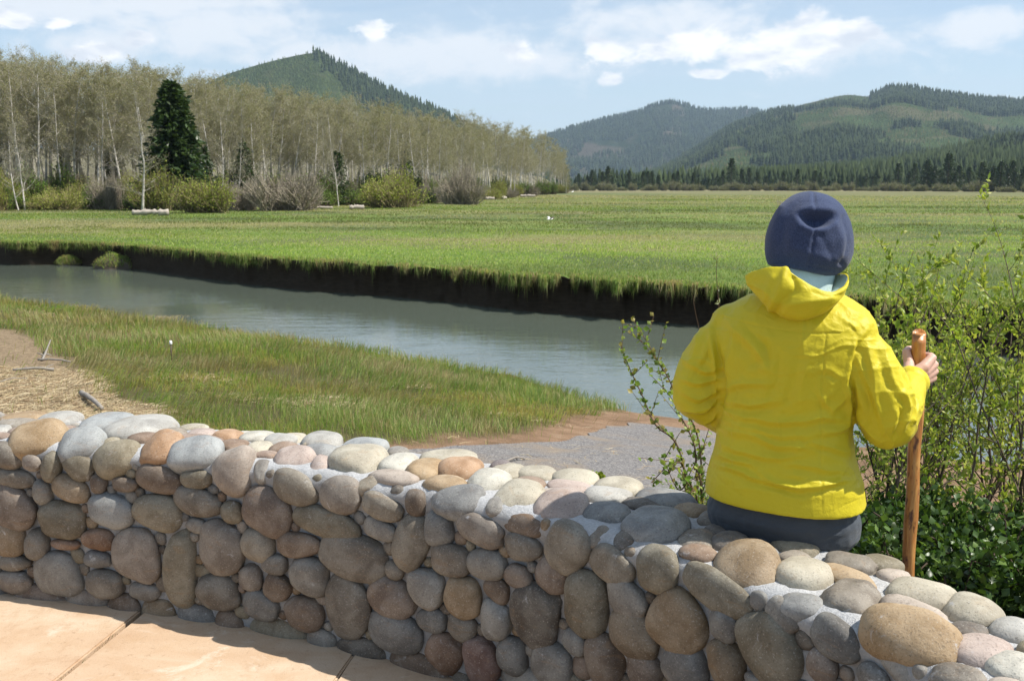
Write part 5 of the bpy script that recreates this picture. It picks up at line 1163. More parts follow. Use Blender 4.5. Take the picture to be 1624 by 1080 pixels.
# ================================================================ GROVE, FAR WOODS, HILLS
def proto(name, parts):
    """parts: (name, V, Fs, mat, col, smooth); returns meshes not linked yet"""
    return [(n, mk(n, V, Fs, m, None, sm, c, link=False)) for n, V, Fs, m, c, sm in parts]
def place(name, pr, loc, rz, sc, label, cat, group=None):
    r = empty(name, loc, rz); r.scale = sc if isinstance(sc, tuple) else (sc,) * 3
    for n, me in pr:
        o = bpy.data.objects.new(n, me); COL.objects.link(o); o.parent = r
    return tag(r, label, cat, group)
def bark(t):
    p = t.obj(); a = t.noise(t.scale(p, (1, 1, .6)), 1.6, 4, .65)
    return {'Base Color': t.mix(t.ss(a, .45, .68), t.attr('Col'), (.24, .21, .17)), 'Roughness': .85}
M_bark = material('alder_bark', bark)
def alder(seed, h=1.0, low=.38, n1=15, lean=.02, budf=1.):
    r_ = np.random.default_rng(seed); H = 17.; segs = []; tw = []; k = 14
    P = [np.zeros(3)]; d = np.array((r_.normal(0, lean), r_.normal(0, lean), 1.))
    for i in range(k): d = d + np.array((r_.normal(0, .035), r_.normal(0, .035), .0)); d /= np.linalg.norm(d); P.append(P[-1] + d * H * .97 / k)
    rt = lambda f: .125 * (1 - f) ** .8 + .018
    for i in range(k): segs.append((P[i], P[i + 1], rt(i / k), rt((i + 1) / k)))
    def br(p, d, L_, r, lev):
        m = 5 if lev == 0 else 4; q = p; d = d / np.linalg.norm(d); pts = [q]
        for i in range(m): d = d + r_.normal(0, .13, 3) + (0, 0, .10); d /= np.linalg.norm(d); q = q + d * L_ / m; pts.append(q)
        for i in range(m): (segs if lev == 0 else tw).append((pts[i], pts[i + 1], r * (1 - .8 * i / m), r * (1 - .8 * (i + 1) / m)))
        if lev < 2:
            for _ in range(8 if lev == 0 else 6):
                f = r_.uniform(.15, 1) * m; i = min(int(f), m - 1); b = pts[i] + (pts[i + 1] - pts[i]) * (f - i); v = r_.normal(0, 1, 3); v[2] += .25; br(b, (pts[i + 1] - pts[i]) / (L_ / m) * .55 + v * .5, L_ * r_.uniform(.35, .6), max(r * .42, .011), lev + 1)
    for j in range(n1 + 12):
        f = low + (1 - low) * (j + r_.uniform(0, 1)) / (n1 + 12); i = min(int(f * k), k - 1); b = P[i] + (P[i + 1] - P[i]) * (f * k - i); a = r_.uniform(0, 6.28); st = r_.uniform(.55, 1.15)
        br(b, np.array((math.cos(a), math.sin(a), st)), (2.0 + 3.0 * (1 - f)) * r_.uniform(.6, 1.1), .045 * (1.15 - f), 0)
    V, Fs, C = segmesh(segs, (.50, .47, .42), 6)
    T = np.array([(*a, *b, r0, r1) for a, b, r0, r1 in tw]); V2, F2, C2 = segmesh([(t_[:3], t_[3:6], t_[6], t_[7]) for t_ in T], np.array((.43, .385, .325)) * r_.uniform(.6, 1.35, (len(T), 1)), 3)
    # catkins and opening buds at the twigs
    n = int(len(T) * .85 * budf); i = r_.integers(0, len(T), n); f = r_.uniform(0, 1, (n, 1)); B = T[i, :3] * (1 - f) + T[i, 3:6] * f + r_.normal(0, .10, (n, 3)); Ll = r_.uniform(.06, .16, n)
    cc = np.array([(.29, .275, .13), (.34, .31, .17), (.24, .25, .10), (.33, .27, .19)])[r_.integers(0, 4, n)] * r_.uniform(.7, 1.2, (n, 1))
    V3, F3, C3 = leafset(B, r_.normal(0, 1, (n, 3)), Ll, Ll * .55, cc, seed)
    mb = MB(); mb.add(V2, F2, C2); mb.add(V3, F3, C3)
    Fc = [np.vstack(mb.F[q]) for q in (4, 3) if mb.F[q]]
    return proto('alder', [('trunk', V, Fs, M_bark, C, True), ('crown', np.vstack(mb.V), Fc, M_bud, np.vstack(mb.C), False)])
ALD = [alder(40 + i, n1=13 + i % 3, low=.30 + .03 * (i % 4), budf=.7 + .25 * (i % 3)) for i in range(7)]
# where the skyline of the grove runs (photo pixels) and where its front edge stands (metres)
SKX = [-80, 0, 60, 90, 150, 210, 250, 330, 400, 470, 520, 570, 630, 700, 760, 810, 850, 880, 897]; SKY_ = [84, 88, 90, 86, 106, 112, 104, 124, 138, 148, 150, 160, 168, 180, 190, 204, 208, 222, 250]
EDX = [-80, 0, 150, 300, 400, 500, 600, 700, 780, 850, 890, 900]; EDY = [100, 100, 102, 100, 104, 112, 124, 145, 185, 260, 320, 330]
rg_ = np.random.default_rng(12); cnt = 0; tries = 0; pts = []
AL = ['tall alder with pale bare trunk and budding crown in the grove across the river', 'slender alder with budding olive crown deep inside the grove across the river', 'alder with a thin leaning trunk in the grove across the river']
LM = [(-100, 'cut by the left edge of the view'), (15, 'near the left edge of the view'), (75, 'behind the pale multi trunk alder'), (125, 'left of the low spreading bare tree'), (190, 'above the low spreading bare tree'), (255, 'behind the big dark conifer'), (335, 'just right of the big dark conifer'), (375, 'above the first willow bush'), (430, 'left of the wide grey bush'), (490, 'above the wide grey bush'), (545, 'left of the bright willow bush'), (590, 'above the bright willow bush'), (660, 'right of the bright willow bush'), (715, 'above the rounded grey bush'), (775, 'near the small pale logs'), (825, 'near the right end of the grove'), (868, 'at the very right end of the grove')]
def alab(px, dep, hgt, k):
    w = [q[1] for q in LM if px >= q[0]][-1]; r = 'front row' if dep < 14 else 'middle row' if dep < 30 else 'back row'
    return ('tall ' if hgt > 17 else 'low ' if hgt < 12 else '') + ['olive', 'greyish', 'tan', 'dense', 'thin', 'yellowish', 'narrow'][k] + ' crowned alder, ' + r + ', ' + w
def row_ok(p, dm): return all((p[0] - q[0]) ** 2 + (p[1] - q[1]) ** 2 > dm * dm for q in pts)
while cnt < 292 and tries < 9000:
    tries += 1; px = -70 + 968 * ((tries * .6180339) % 1.); ed = np.interp(px, EDX, EDY); dep = abs(rg_.normal(0, 1)) * 24 * (ed / 110) ** .5 + 6; Y_ = ed + dep
    u = (px - CX) / F; x = u * Y_ * 1.02; sc_ = 1.15 + .55 * (Y_ - 100) / 200
    if not row_ok((x, Y_), 1.8 * (ed / 110) ** .4): continue
    top = np.interp(px, SKX, SKY_) + rg_.uniform(-3, 26) + (24 * max(0, 1 - dep / 18) if dep < 18 else 0); dd = ray(px, top); zt_ = HCAM + dd[2] / dd[1] * Y_; hgt = zt_ - MZ
    if hgt < 5: continue
    pts.append((x, Y_)); k = int(rg_.integers(0, len(ALD))); s_ = hgt / 17.0; lab = alab(px, dep, hgt, k)
    place('alder_tree', ALD[k], (x, Y_, MZ), rg_.uniform(0, 6.28), (s_ * rg_.uniform(1.05, 1.4), s_ * 1.2, s_), lab, 'tree', 'alder trees in the grove'); cnt += 1
# low wooded rise that closes the view behind the trunks
pxs_ = np.linspace(-420, 905, 160); tp = np.interp(pxs_, [-420, 0, 300, 600, 760, 860, 905], [225, 232, 240, 252, 262, 280, 300]); rows = []
for t_ in np.linspace(0, 1, 14):
    Y_ = np.interp(pxs_, EDX, EDY) + 52 + 60 * t_; u = (pxs_ - CX) / F * 1.02; zt_ = HCAM + np.array([ray(a, b)[2] / ray(a, b)[1] for a, b in zip(pxs_, tp)]) * (np.interp(pxs_, EDX, EDY) + 100)
    z = MZ - .5 + (zt_ - MZ) * min(1, t_ * 1.3) ** .8 * sstep(-420, -230, pxs_) * sstep(905, 860, pxs_); x = u * Y_; rows.append(np.stack([x, Y_, z + .6 * n2d(x, Y_, .12, 3, 44) * t_], -1))
M_rise = material('leaf_litter_slope', lambda t: {'Base Color': t.mix(t.noise(t.pos(), .5, 6, .7), (.07, .075, .035), (.22, .19, .125)), 'Roughness': 1., 'Normal': t.bump(t.noise(t.pos(), 1.2, 5, .7), .6, .8)})
o = mk('hills', np.vstack(rows), grid_faces(14, 160), M_rise); tag(o, kind='structure')
# --- conifers
def conifer(seed, H=14., R0=3.2, n=1500, low=.12, irregular=.25, colr=((.020, .040, .016), (.034, .060, .022), (.050, .085, .030)), powr=.8):
    r_ = np.random.default_rng(seed); P = []; D = []; segs = [(np.array((0, 0, H * i / 10)), np.array((0, 0, H * (i + 1) / 10)), .02 * H * (1 - i / 10) + .02, .02 * H * (1 - (i + 1) / 10) + .02) for i in range(10)]
    nb = int(n / 14)
    for b in range(nb):
        f = low + (1 - low) * (b / nb) ** .95; a = b * 2.399 + r_.uniform(-.3, .3); R_ = R0 * (1 - f) ** powr * (1 + irregular * r_.normal()) + .15; R_ = max(R_, .2); dr = np.array((math.cos(a), math.sin(a), 0)); z0 = f * H
        e = dr * R_ + np.array((0, 0, z0 + .10 * R_ - .12 * R_ * (1 - f)))
        segs.append((np.array((0, 0, z0)), e, .03, .012))
        for _ in range(14):
            g = r_.uniform(.15, 1.03); q = np.array((0, 0, z0)) * (1 - g) + e * g + r_.normal(0, .12, 3) * (R_ * .35 + .2); q[2] -= abs(r_.normal(0, .16)) * (1 - g * .5); P.append(q); D.append(dr + r_.normal(0, .5, 3) + (0, 0, -.25))
    P = np.array(P); D = np.array(D); n = len(P); Ll = r_.uniform(.45, .95, n) * (R0 / 3.2) * 1.0; c = np.array(colr)[r_.integers(0, len(colr), n)] * r_.uniform(.7, 1.3, (n, 1))
    V, Fs, C = segmesh(segs, (.10, .08, .06), 5); V2, F2, C2 = leafset(P, D, Ll, Ll * .45, c, seed, .2)
    return proto('conifer', [('trunk', V, Fs, M_twig, C, True), ('crown', V2, F2, M_dark, C2, False)])
CF = conifer(5, 15.5, 3.5, 9000, .10, .20, powr=.68)
px, Y_ = 297, 99.; u = (px - CX) / F * 1.02; top = ray(px, 133); hgt = HCAM + top[2] / top[1] * Y_ - MZ; bot = .9
place('conifer_tree', CF, (u * Y_, Y_, MZ), 0, (hgt / 15.5 * 1.12, hgt / 15.5 * 1.12, hgt / 15.5), 'broad dark green conifer standing out in front of the bare alder grove', 'conifer')
CFs = [conifer(60 + i, 10, 2.4, 1300, .08, .35) for i in range(3)]
for (px, Y_, top, lab) in [(342, 108, 232, 'small dark conifer just right of the big one in the grove'), (402, 112, 226, 'thin dark young conifer among the alder trunks'), (545, 122, 240, 'small dark conifer in the middle of the grove'), (648, 150, 236, 'dark young conifer low in the right part of the grove'), (20, 125, 232, 'dark young conifer at the left end of the grove'), (128, 122, 236, 'dark young conifer behind the left alder trunks'), (200, 124, 228, 'dark young conifer half hidden left of the big conifer')]:
    dd = ray(px, top); h_ = HCAM + dd[2] / dd[1] * Y_ - MZ; place('conifer_tree', CFs[px % 3], ((px - CX) / F * 1.02 * Y_, Y_, MZ), px, h_ / 10, lab, 'conifer', None)
# --- bare small trees in front
for i, (px, Y_, top, lab, wsc) in enumerate([(243, 94, 205, 'low spreading bare tree with pale limbs in front of the dark conifer', 2.0), (62, 97, 190, 'pale multi trunk alder at the left front of the grove', 1.2), (52, 95, 215, 'short pale trunk leaning left at the front of the grove', 1.2), (388, 108, 205, 'pale trunk alder standing right of the dark conifer', .9), (545, 118, 200, 'pale pair of trunks above the yellow green willow', .9)]):
    dd = ray(px, top); h_ = HCAM + dd[2] / dd[1] * Y_ - MZ; s_ = h_ / 17; place('alder_tree', alder(80 + i, low=.18, n1=10, lean=.10, budf=.3), ((px - CX) / F * 1.02 * Y_, Y_, MZ), i * 1.3, (s_ * wsc, s_ * wsc, s_), lab, 'tree')
# --- shrubs along the foot of the grove
def bush(seed, cols, twc, n=5200, tw=500, leaf=.13, up=1.):
    r_ = np.random.default_rng(seed); segs = []; P = []; D = []
    lob = [(np.array((r_.uniform(-.62, .62), r_.uniform(-.62, .62), 0)), r_.uniform(.30, .52), r_.uniform(.55, 1.0)) for _ in range(9)]
    for _ in range(tw):
        c, rl, hl = lob[r_.integers(0, 9)]; a = r_.uniform(0, 6.28); q = rl * r_.uniform(0, 1) ** .5; zt = hl * math.sqrt(max(0, 1 - (q / rl) ** 2 * .8)) * r_.uniform(.55, 1.08)
        b = c * r_.uniform(.4, 1.) + r_.normal(0, .06, 3) * (1, 1, 0); e = c + np.array((q * math.cos(a), q * math.sin(a), zt)); m = b * .45 + e * .55 + r_.normal(0, .07, 3); d = e - m; d /= np.linalg.norm(d) + 1e-9; s2 = e + r_.normal(0, .09, 3)
        segs += [(b, m, .011, .007), (m, e, .007, .004), (m, s2, .005, .003)]
        for _ in range(n // tw): f = r_.uniform(.0, 1.1); P.append(m + (e - m) * f + r_.normal(0, .06, 3)); D.append(d + r_.normal(0, .8, 3))
    V, Fs, C = segmesh(segs, np.array(twc) * r_.uniform(.6, 1.4, (len(segs), 1)), 3)
    P = np.array(P); n = len(P); Ll = leaf * .35 * r_.uniform(.6, 1.4, n); V2, F2, C2 = leafset(P, np.array(D), Ll, Ll * .6, np.array(cols)[r_.integers(0, len(cols), n)] * r_.uniform(.75, 1.25, (n, 1)), seed)
    return proto('bush', [('stems', V, Fs, M_twig, C, False), ('leaves', V2, F2, M_bud, C2, False)])
B_will = [bush(i, [(.30, .34, .055), (.25, .30, .05), (.36, .36, .09)], (.24, .20, .10)) for i in (1, 2)]
B_green = [bush(i, [(.10, .18, .03), (.14, .23, .04), (.19, .26, .06)], (.12, .09, .06), leaf=.17) for i in (3, 4)]
B_tan = [bush(i, [(.22, .185, .12), (.18, .155, .09), (.17, .18, .07)], (.30, .26, .20), n=2600, tw=900, leaf=.10) for i in (5, 6)]
B_dark = [bush(i, [(.030, .055, .016), (.045, .08, .02)], (.06, .045, .03), leaf=.19) for i in (7,)]
def putbush(kind, px, Y_, top, wpx, lab, grp, idx=0, nm='bush'):
    dd = ray(px, top); h_ = max(HCAM + dd[2] / dd[1] * Y_ - MZ, .4); w_ = wpx / F * Y_ / 2; place(nm, kind[idx % len(kind)], ((px - CX) / F * 1.02 * Y_, Y_, MZ - .05), idx * 1.7, (w_, w_ * .9, h_), lab, 'shrub', grp)
putbush(B_will, 625, 110, 262, 125, 'rounded yellow green willow bush at the grove edge, the brightest one', None, 0, 'willow_bush')
putbush(B_will, 345, 88, 268, 135, 'broad yellow green willow bush right of the pale log', None, 1, 'willow_bush')
putbush(B_tan, 735, 130, 245, 90, 'rounded grey brown bare bush at the right part of the grove edge', None, 0)
putbush(B_tan, 470, 98, 258, 150, 'wide tangled bare grey bush between the two willow bushes', None, 1)
rb = np.random.default_rng(31)
for i in range(150):
    px = rb.uniform(-60, 893); ed = np.interp(px, EDX, EDY); Y_ = ed + rb.uniform(-6, 22) * (ed / 110) ** .6; k = rb.choice(4, p=[.28, .36, .26, .10]); hpx = rb.uniform(1.6, 4.5) * (1.2 if k != 3 else 1.3)
    if 570 < px < 690 and Y_ < 113: continue
    tpy = proj(np.array((0, Y_, MZ + hpx)))[1]
    putbush([B_will, B_green, B_tan, B_dark][k], px, Y_, float(tpy), rb.uniform(3.0, 7) / Y_ * F, ('low ' if hpx < 2.6 else 'tall ' if hpx > 3.8 else '') + ['yellow green budding bush', 'fresh green leafy bush', 'bare tan twiggy bush', 'dark evergreen bush'][k] + (', forward, ' if Y_ < ed else ', set back, ') + [q[1] for q in LM if px >= q[0]][-1].replace('above', 'below'), ['yellow green bushes', 'green bushes', 'bare tan bushes', 'dark bushes'][k] + ' along the foot of the grove', i)
# --- logs, birds on the meadow
def log(px, y, L_, r, ang, lab, sc=(1, 1, 1)):
    p = np.array(((px - CX) / F * 1.02 * y, y, MZ + .05)); r_ = np.random.default_rng(int(px)); u = np.linspace(-.5, .5, 14); P = np.stack([u * L_ * math.cos(ang), u * L_ * math.sin(ang), r * 1.1 + .12 * r * np.cos(u * 9)], -1); mb = MB()
    mb.tube(P, r * (1 + .18 * np.array([r_.normal() for _ in u])), 12); mb.tube([P[4], P[4] + (L_ * .06, -.1, r * 1.5)], [r * .4, r * .15], 7)
    V = np.vstack(mb.V); V += .12 * r * fbm(V, 3, 3, 4)[:, None]; o = mk('driftwood_log', V, [np.vstack(mb.F[4]), np.vstack(mb.F[3])], M_bleach); o.location = p; tag(o, lab, 'log')
M_bleach = material('bleached_wood', lambda t: {'Base Color': t.mix(t.noise(t.scale(t.obj(), (.3, 2, 2)), 3, 5, .7), (.18, .14, .10), (.62, .56, .48)), 'Roughness': .9})
log(255, 80, 2.9, .22, .1, 'big pale bleached log lying at the meadow edge below the dark conifer')
log(573, 100, 1.5, .22, .2, 'short pale log at the grove edge left of the bright willow bush')
log(455, 98, 4.2, .14, -.05, 'long thin bleached log along the foot of the grove')
log(512, 101, 3.2, .16, .08, 'low tan log at the grove edge between the bushes')
log(778, 172, 1.6, .25, .3, 'small pale log near the right end of the grove'); log(800, 178, 1.2, .28, 1., 'stubby pale log, second from the right end of the grove'); log(836, 215, 3.4, .28, 0., 'greyish log on the bright grass at the right end of the grove')
M_wht = material('white_feathers', lambda t: {'Base Color': (.85, .84, .80), 'Roughness': .7}); M_brf = material('dark_feathers', lambda t: {'Base Color': (.10, .08, .06), 'Roughness': .8}); M_bill = material('beak_yellow', lambda t: {'Base Color': (.6, .35, .06), 'Roughness': .5})
# white egret standing far out
def egret(px, y, h, lab):
    u = (px - CX) / F * 1.02; root = empty('egret', (u * y, y, MZ + .08), .6); tag(root, lab, 'bird'); mb = MB(); s = h
    mb.tube([(-.32 * s, 0, .42 * s), (-.15 * s, 0, .48 * s), (.08 * s, 0, .56 * s), (.20 * s, 0, .62 * s)], [.03 * s, .12 * s, .13 * s, .06 * s], 12); mb.tube([(.18 * s, 0, .60 * s), (.30 * s, 0, .70 * s), (.22 * s, 0, .84 * s), (.28 * s, 0, .95 * s), (.36 * s, 0, .95 * s)], [.055 * s, .04 * s, .032 * s, .034 * s, .02 * s], 10)
    V, Fs = remesh(mb, .02 * s, 2); mk('body', V, Fs, M_wht, root); mb = MB(); mb.tube([(.35 * s, 0, .95 * s), (.50 * s, 0, .92 * s)], [.016 * s, .003 * s], 6); mb.build('beak', M_bill, root)
    for q in (-.04, .04): mb = MB(); mb.tube([(0, q * s, .45 * s), (.02 * s, q * s, .22 * s), (0, q * s, 0)], [.016 * s, .012 * s, .012 * s], 6); mb.build('leg', M_brf, root)
egret(905, 290, 1.35, 'white egret standing in the meadow at the right end of the grove')
# gull flying low over the meadow
loc = aty(872, 348, 66); root = empty('flying_gull', loc, .5); tag(root, 'white and grey gull flying low over the middle of the meadow', 'bird')
mb = MB(); mb.tube([(-.25, 0, 0), (-.12, 0, .0), (.05, 0, .01), (.18, 0, .03), (.24, 0, .035)], [.02, .055, .07, .045, .02], 12); mb.build('body', M_wht, root)
for s_ in (-1, 1):
    w0 = np.array([(.10, s_ * .04, .03), (-.06, s_ * .04, .02), (-.02, s_ * .30, .16), (.10, s_ * .28, .17), (.02, s_ * .60, .06), (-.06, s_ * .55, .05)]); th = np.array((0, 0, .014)); V = np.vstack([w0, w0 + th]); q = [[0, 1, 2, 3], [3, 2, 5, 4]]
    fq = q + [[a + 6 for a in f[::-1]] for f in q] + [[0, 3, 9, 6], [3, 4, 10, 9], [4, 5, 11, 10], [5, 2, 8, 11], [2, 1, 7, 8], [1, 0, 6, 7]]; mk('wing', V, np.array(fq), M_wht if s_ > 0 else M_brf, root, smooth=False)
mb = MB(); mb.tube([(.23, 0, .03), (.29, 0, .025)], [.012, .003], 6); mb.build('beak', M_bill, root)
# ---------------------------------------------------------------- hills (real distance, real height)
HILLC = []
def hill(ridge, D, Db, seed, rough, colf, treeh, dens, nseg=420, nrow=90, Dfun=None, prof=.85):
    ridge = np.array(ridge, float); pxs = np.linspace(ridge[0, 0], ridge[-1, 0], nseg); rc = catmull(ridge, 8); ry = np.interp(pxs, rc[:, 0], rc[:, 1])
    dd = np.array([ray(a, b) for a, b in zip(pxs, ry)]); ua = dd[:, 0] / dd[:, 1]; el = dd[:, 2] / dd[:, 1]
    Dr = D * (1 + .05 * n2d(pxs * .006, pxs * 0, 1., 2, seed)); zr = HCAM + el * Dr - treeh
    rows = []
    tt = np.concatenate([np.linspace(0, 1, nrow), 1 + np.linspace(.03, .6, 12)])
    P = np.zeros((len(tt), nseg, 3))
    for i, t_ in enumerate(tt):
        Y_ = Db + (Dr - Db) * t_; x = ua * Y_
        if t_ <= 1: z = MZ + (zr - MZ) * (t_ ** prof)
        else: z = MZ + (zr - MZ) * (1 - (t_ - 1) / .6) ** 1.0
        nz = rough * fbm(np.stack([x, Y_ * .8, 0 * x], -1), 1 / 420., 4, seed) * math.sin(min(t_, 1) * math.pi) * (zr - MZ)
        # gullies running down
        g = -.35 * rough * (1 - np.abs(n2d(ua * D / 260, 0 * ua + t_ * .8, 1., 3, seed + 5))) * (zr - MZ) * math.sin(min(t_, 1) * math.pi)
        P[i] = np.stack([x, Y_, z + nz + g], -1)
    P[..., 2] = np.maximum(P[..., 2], MZ - 3)
    V = P.reshape(-1, 3); Fq = grid_faces(len(tt), nseg)
    fr = (V[:, 2] - MZ) / max((zr - MZ).max(), 1); pxx, pyy = proj(V)
    C = colf(V, fr, pxx, pyy)
    o = mk('hills', V, Fq, M_hill, col=C); tag(o, kind='structure')
    return P, pxs, tt
def hill_mat(t):
    p = t.pos(); v = t.voro(p, .16, out=0); n = t.noise(p, .02, 5, .6)
    c = t.mix(t.ss(v, .1, .6), t.attr('Col'), t.mix(.5, t.attr('Col'), (.02, .03, .012))); c = t.mix(t.ss(n, .5, .7, 0., .4), c, t.mix(.5, c, (.16, .14, .08)))
    return {'Base Color': c, 'Roughness': 1., 'Specular IOR Level': 0., 'Normal': t.bump(t.m('ADD', v, t.noise(p, .05, 4, .6)), 5.0, .8)}
M_hill = material('forest_floor', hill_mat)
M_far = material('far_foliage', lambda t: {'Base Color': t.attr('Col'), 'Roughness': .9, 'Specular IOR Level': .1})
def cones(P, H, Rr, C, r_, sides=6):
    """small ragged conifers, joined: three stacked skirts each"""
    n = len(P); Vs = []; Fs = []; Cs = []; off = 0; an = np.arange(sides) * 2 * math.pi / sides
    for (z0, z1, k) in ((.04, .55, 1.), (.30, .78, .72), (.55, 1.0, .48)):
        ring = (np.stack([np.cos(an), np.sin(an)], -1)[None] * (Rr * k)[:, None, None] * r_.uniform(.6, 1.35, (n, sides, 1)))
        rz = H[:, None] * (z0 + r_.uniform(-.05, .05, (n, sides))); V = np.concatenate([np.concatenate([ring, rz[..., None]], -1), np.concatenate([r_.normal(0, .05, (n, 1, 2)) * Rr[:, None, None], (H * z1)[:, None, None]], -1)], 1) + P[:, None]
        b = np.arange(n)[:, None, None] * (sides + 1) + off; k_ = np.arange(sides)[None, :, None]; F_ = np.concatenate([b + k_, b + (k_ + 1) % sides, b + sides + 0 * k_], -1).reshape(-1, 3)
        Vs.append(V.reshape(-1, 3)); Fs.append(F_); off += n * (sides + 1); Cs.append(np.repeat(C, sides + 1, 0))
    return np.vstack(Vs), [np.vstack(Fs)], np.vstack(Cs)
FV, FF, FC, fo = [], [], [], 0
def scatter(P, pxs, tt, n, mask, hrange, seed, colr, tmax=1.02):
    global fo
    r_ = np.random.default_rng(seed); ti = r_.uniform(0, 1, n) ** .8 * tmax; ci = r_.uniform(0, P.shape[1] - 1.01, n); fi = np.interp(ti, tt, np.arange(len(tt))); i0 = fi.astype(int); i0 = np.minimum(i0, len(tt) - 2); j0 = ci.astype(int); a = (fi - i0)[:, None]; b = (ci - j0)[:, None]
    Q = (P[i0, j0] * (1 - a) * (1 - b) + P[i0 + 1, j0] * a * (1 - b) + P[i0, j0 + 1] * (1 - a) * b + P[i0 + 1, j0 + 1] * a * b); qx, qy = proj(Q)
    k = mask(Q, qx, qy, ti, r_) & (qx > -60) & (qx < 1700); Q = Q[k]; m = len(Q); H = r_.uniform(*hrange, m); c = np.array(colr)[r_.integers(0, len(colr), m)] * r_.uniform(.7, 1.25, (m, 1))
    V, Fs, C = cones(Q - (0, 0, .5), H, H * r_.uniform(.16, .25, m), c, r_); FV.append(V); FF.append(Fs[0] + fo); FC.append(C); fo += len(V)
DK = [(.022, .034, .013), (.031, .045, .017), (.042, .058, .022)]; PLC = [(.060, .088, .030), (.080, .108, .036)]
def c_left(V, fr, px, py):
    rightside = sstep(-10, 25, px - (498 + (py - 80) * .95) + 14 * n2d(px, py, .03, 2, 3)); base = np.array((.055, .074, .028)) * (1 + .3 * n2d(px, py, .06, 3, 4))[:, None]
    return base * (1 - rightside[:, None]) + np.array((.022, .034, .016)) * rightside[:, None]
P, pxs, tt = hill([(200, 215), (250, 175), (300, 150), (345, 124), (400, 106), (450, 93), (485, 86), (500, 86), (520, 94), (560, 116), (620, 148), (700, 182), (760, 212), (850, 255), (920, 290)], 2500, 1500, 5, .10, c_left, 0., 1)
P[..., 2] += 0
scatter(P, pxs, tt, 9000, lambda Q, x, y, t_, r_: (x > 497 + (y - 86) * .95 + 6 * r_.normal(0, 1, len(x))) & (y < 230), (15, 26), 1, DK)
scatter(P, pxs, tt, 9000, lambda Q, x, y, t_, r_: (x < 500 + (y - 86) * .95) & (y < 200), (4, 9), 2, PLC, 1.0)
def c_mid(V, fr, px, py):
    m = n2d(px * .7, py, .02, 4, 7); c = np.array((.026, .042, .018)) * (1 + .3 * m)[:, None]; d = sstep(.12, .3, m + .2 * sstep(.45, .1, fr)); return c * (1 - d[:, None]) + np.array((.12, .095, .07)) * d[:, None]
P, pxs, tt = hill([(780, 245), (820, 228), (862, 214), (900, 202), (960, 186), (1010, 174), (1060, 158), (1100, 167), (1130, 172), (1190, 170), (1230, 182), (1300, 205), (1400, 240), (1480, 270)], 5200, 3600, 15, .16, c_mid, 14., 1)
scatter(P, pxs, tt, 15000, lambda Q, x, y, t_, r_: (n2d(Q[:, 0], Q[:, 1], 1 / 260., 3, 17) < .22) | (t_ > .96), (18, 30), 3, DK)
def pat(Q, s=1 / 210., sd=27): return n2d(Q[:, 0], Q[:, 1], s, 3, sd)
def c_right(V, fr, px, py):
    m = pat(V); a = sstep(.02, .14, m); c = np.array((.065, .095, .034)) * (1 + .35 * n2d(V[:, 0], V[:, 1], 1 / 60., 2, 28))[:, None]; c2 = np.array((.020, .032, .015)); t3 = sstep(.12, .3, n2d(V[:, 0], V[:, 1], 1 / 130., 3, 29)); c = c * (1 - .6 * t3[:, None]) + np.array((.17, .14, .085)) * .6 * t3[:, None]
    top = sstep(0, 8, 20 - (py - np.interp(px, [1380, 1430, 1500, 1624], [145, 128, 148, 158]))) * (px > 1380) * .9; a = np.maximum(a, top); return c * (1 - a[:, None]) + c2 * a[:, None]
P, pxs, tt = hill([(960, 300), (1010, 285), (1060, 262), (1100, 240), (1150, 208), (1190, 190), (1240, 174), (1290, 161), (1340, 150), (1380, 152), (1402, 143), (1430, 138), (1500, 150), (1560, 158), (1624, 162), (1700, 172), (1800, 200), (1900, 240)], 3200, 1500, 25, .20, c_right, 3., 1, nseg=520, nrow=130)
scatter(P, pxs, tt, 26000, lambda Q, x, y, t_, r_: (pat(Q) > .06) | ((x > 1380) & (t_ > .90)), (15, 26), 5, DK)
scatter(P, pxs, tt, 16000, lambda Q, x, y, t_, r_: (pat(Q) < .06), (4, 9), 6, PLC + [(.12, .11, .05)])
# foothill, nearer
def c_foot(V, fr, px, py):
    m = pat(V, 1 / 90., 37); a = sstep(-.1, .05, m); return np.array((.075, .10, .036)) * (1 - a[:, None]) + np.array((.022, .034, .016)) * a[:, None]
P, pxs, tt = hill([(1060, 300), (1130, 286), (1200, 280), (1280, 270), (1350, 262), (1430, 248), (1500, 232), (1560, 222), (1624, 214), (1700, 205), (1800, 210), (1900, 240)], 1350, 760, 35, .12, c_foot, 10., 1, nseg=300, nrow=60)
scatter(P, pxs, tt, 9000, lambda Q, x, y, t_, r_: (pat(Q, 1 / 90., 37) > -.08), (12, 22), 7, DK)
# woods across the foot of the hills
r_ = np.random.default_rng(77); n = 2600; px = r_.uniform(870, 1760, n); Y_ = 640 + 500 * r_.uniform(0, 1, n) - 120 * sstep(1300, 1650, px); kk_ = n2d(px * .012, Y_ * .006, 1., 3, 19) > -.10; px = px[kk_]; Y_ = Y_[kk_]; n = len(px); Q = np.stack([(px - CX) / F * 1.02 * Y_, Y_, 0 * px + MZ], -1); H = r_.uniform(9, 17, n) * (1 + .25 * sstep(1350, 1650, px)); c = np.array(DK)[r_.integers(0, 3, n)] * r_.uniform(.7, 1.2, (n, 1)); V, Fs, C = cones(Q, H, H * r_.uniform(.18, .27, n), c, r_, 7); FV.append(V); FF.append(Fs[0] + fo); FC.append(C); fo += len(V)
o = mk('far_forest', np.vstack(FV), np.vstack(FF), M_far, smooth=False, col=np.vstack(FC)); tag(o, 'dark conifer forest covering the far hillsides', 'forest', kind='stuff')
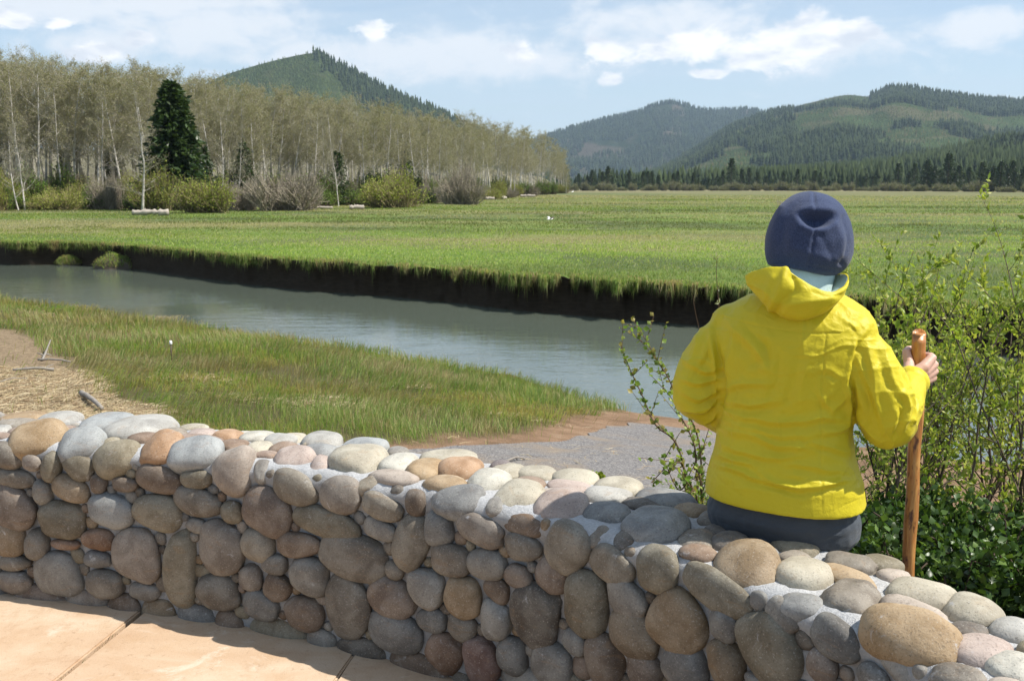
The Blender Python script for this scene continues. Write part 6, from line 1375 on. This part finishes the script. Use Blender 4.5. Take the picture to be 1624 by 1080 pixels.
# edge trees one can tell apart
FCN = [conifer(90 + i, 12, 2.6, 1500, .05, .3, colr=((.020, .038, .018), (.030, .052, .022), (.042, .068, .028))) for i in range(4)]
B_pale = [bush(i, [(.20, .19, .12), (.16, .17, .09)], (.26, .22, .18), n=2600, tw=500, leaf=.3) for i in (11, 12)]
rf = np.random.default_rng(5)
FL = [(870, 'just right of the alder grove'), (920, 'below the left foot of the blue far hill'), (990, 'below the middle of the blue far hill'), (1060, 'below the gap between the two far hills'), (1130, 'below the left slope of the right hill'), (1200, 'left of the head of the person'), (1270, 'behind the navy beanie'), (1350, 'just right of the navy beanie'), (1420, 'below the dark summit wood'), (1490, 'above the walking stick'), (1550, 'above the willow shrubs'), (1610, 'at the right edge of the view')]
def flab(px, h_, nm): return ('short ' if h_ < 9 else 'tall ' if h_ > 12 else 'mid height ') + nm + ' far off, ' + [q[1] for q in FL if px >= q[0]][-1]
for i in range(150):
    px = 880 + 790 * (i + rf.uniform(0, 1)) / 150; Y_ = 560 - 130 * sstep(1250, 1650, px) + rf.uniform(-15, 50); h_ = rf.uniform(4.5, 12.5) + 4.0 * (n2d(px * .02, 0., 1., 2, 9) > .05) + 3.5 * sstep(1350, 1624, px) + (3 if rf.uniform() < .15 else 0)
    if rf.uniform() < .22 * (1.6 - sstep(1300, 1600, px)): continue
    place('conifer_tree', FCN[i % 4], ((px - CX) / F * 1.02 * Y_, Y_, MZ), rf.uniform(0, 6), (h_ / 12 * 1.15, h_ / 12 * 1.15, h_ / 12), flab(px, h_, 'dark conifer'), 'conifer', 'conifers along the far meadow edge')
for i in range(52):
    px = 885 + 780 * (i + rf.uniform(0, 1)) / 52; Y_ = 535 - 135 * sstep(1250, 1650, px) + rf.uniform(-6, 14); h_ = rf.uniform(2.5, 6.5); w_ = rf.uniform(2.5, 5)
    place('bare_bush', B_pale[i % 2], ((px - CX) / F * 1.02 * Y_, Y_, MZ - .2), rf.uniform(0, 6), (w_, w_, h_), flab(px, h_ * 2, 'pale bare bush'), 'shrub', 'pale bushes along the far meadow edge')
# ---------------------------------------------------------------- haze: the air itself
mb = MB(); x0, x1, y0, y1, z0, z1 = -8000, 8000, -9100, 9100, -5, 640
V = np.array([(x, y, z) for z in (z0, z1) for (x, y) in ((x0, y0), (x1, y0), (x1, y1), (x0, y1))], float)
o = mk('haze', V, np.array([[3, 2, 1, 0], [4, 5, 6, 7], [0, 1, 5, 4], [1, 2, 6, 5], [2, 3, 7, 6], [3, 0, 4, 7]]), None, smooth=False); tag(o, 'thin blue spring haze over the valley', 'haze', kind='stuff')
m = bpy.data.materials.new('haze_air'); m.use_nodes = True; nt = m.node_tree; nt.nodes.clear(); ou = nt.nodes.new('ShaderNodeOutputMaterial'); pv = nt.nodes.new('ShaderNodeVolumePrincipled')
pv.inputs['Color'].default_value = (.60, .78, 1.0, 1); pv.inputs['Density'].default_value = 6.5e-5; pv.inputs['Anisotropy'].default_value = 0.1; nt.links.new(pv.outputs[0], ou.inputs['Volume']); o.data.materials.append(m)
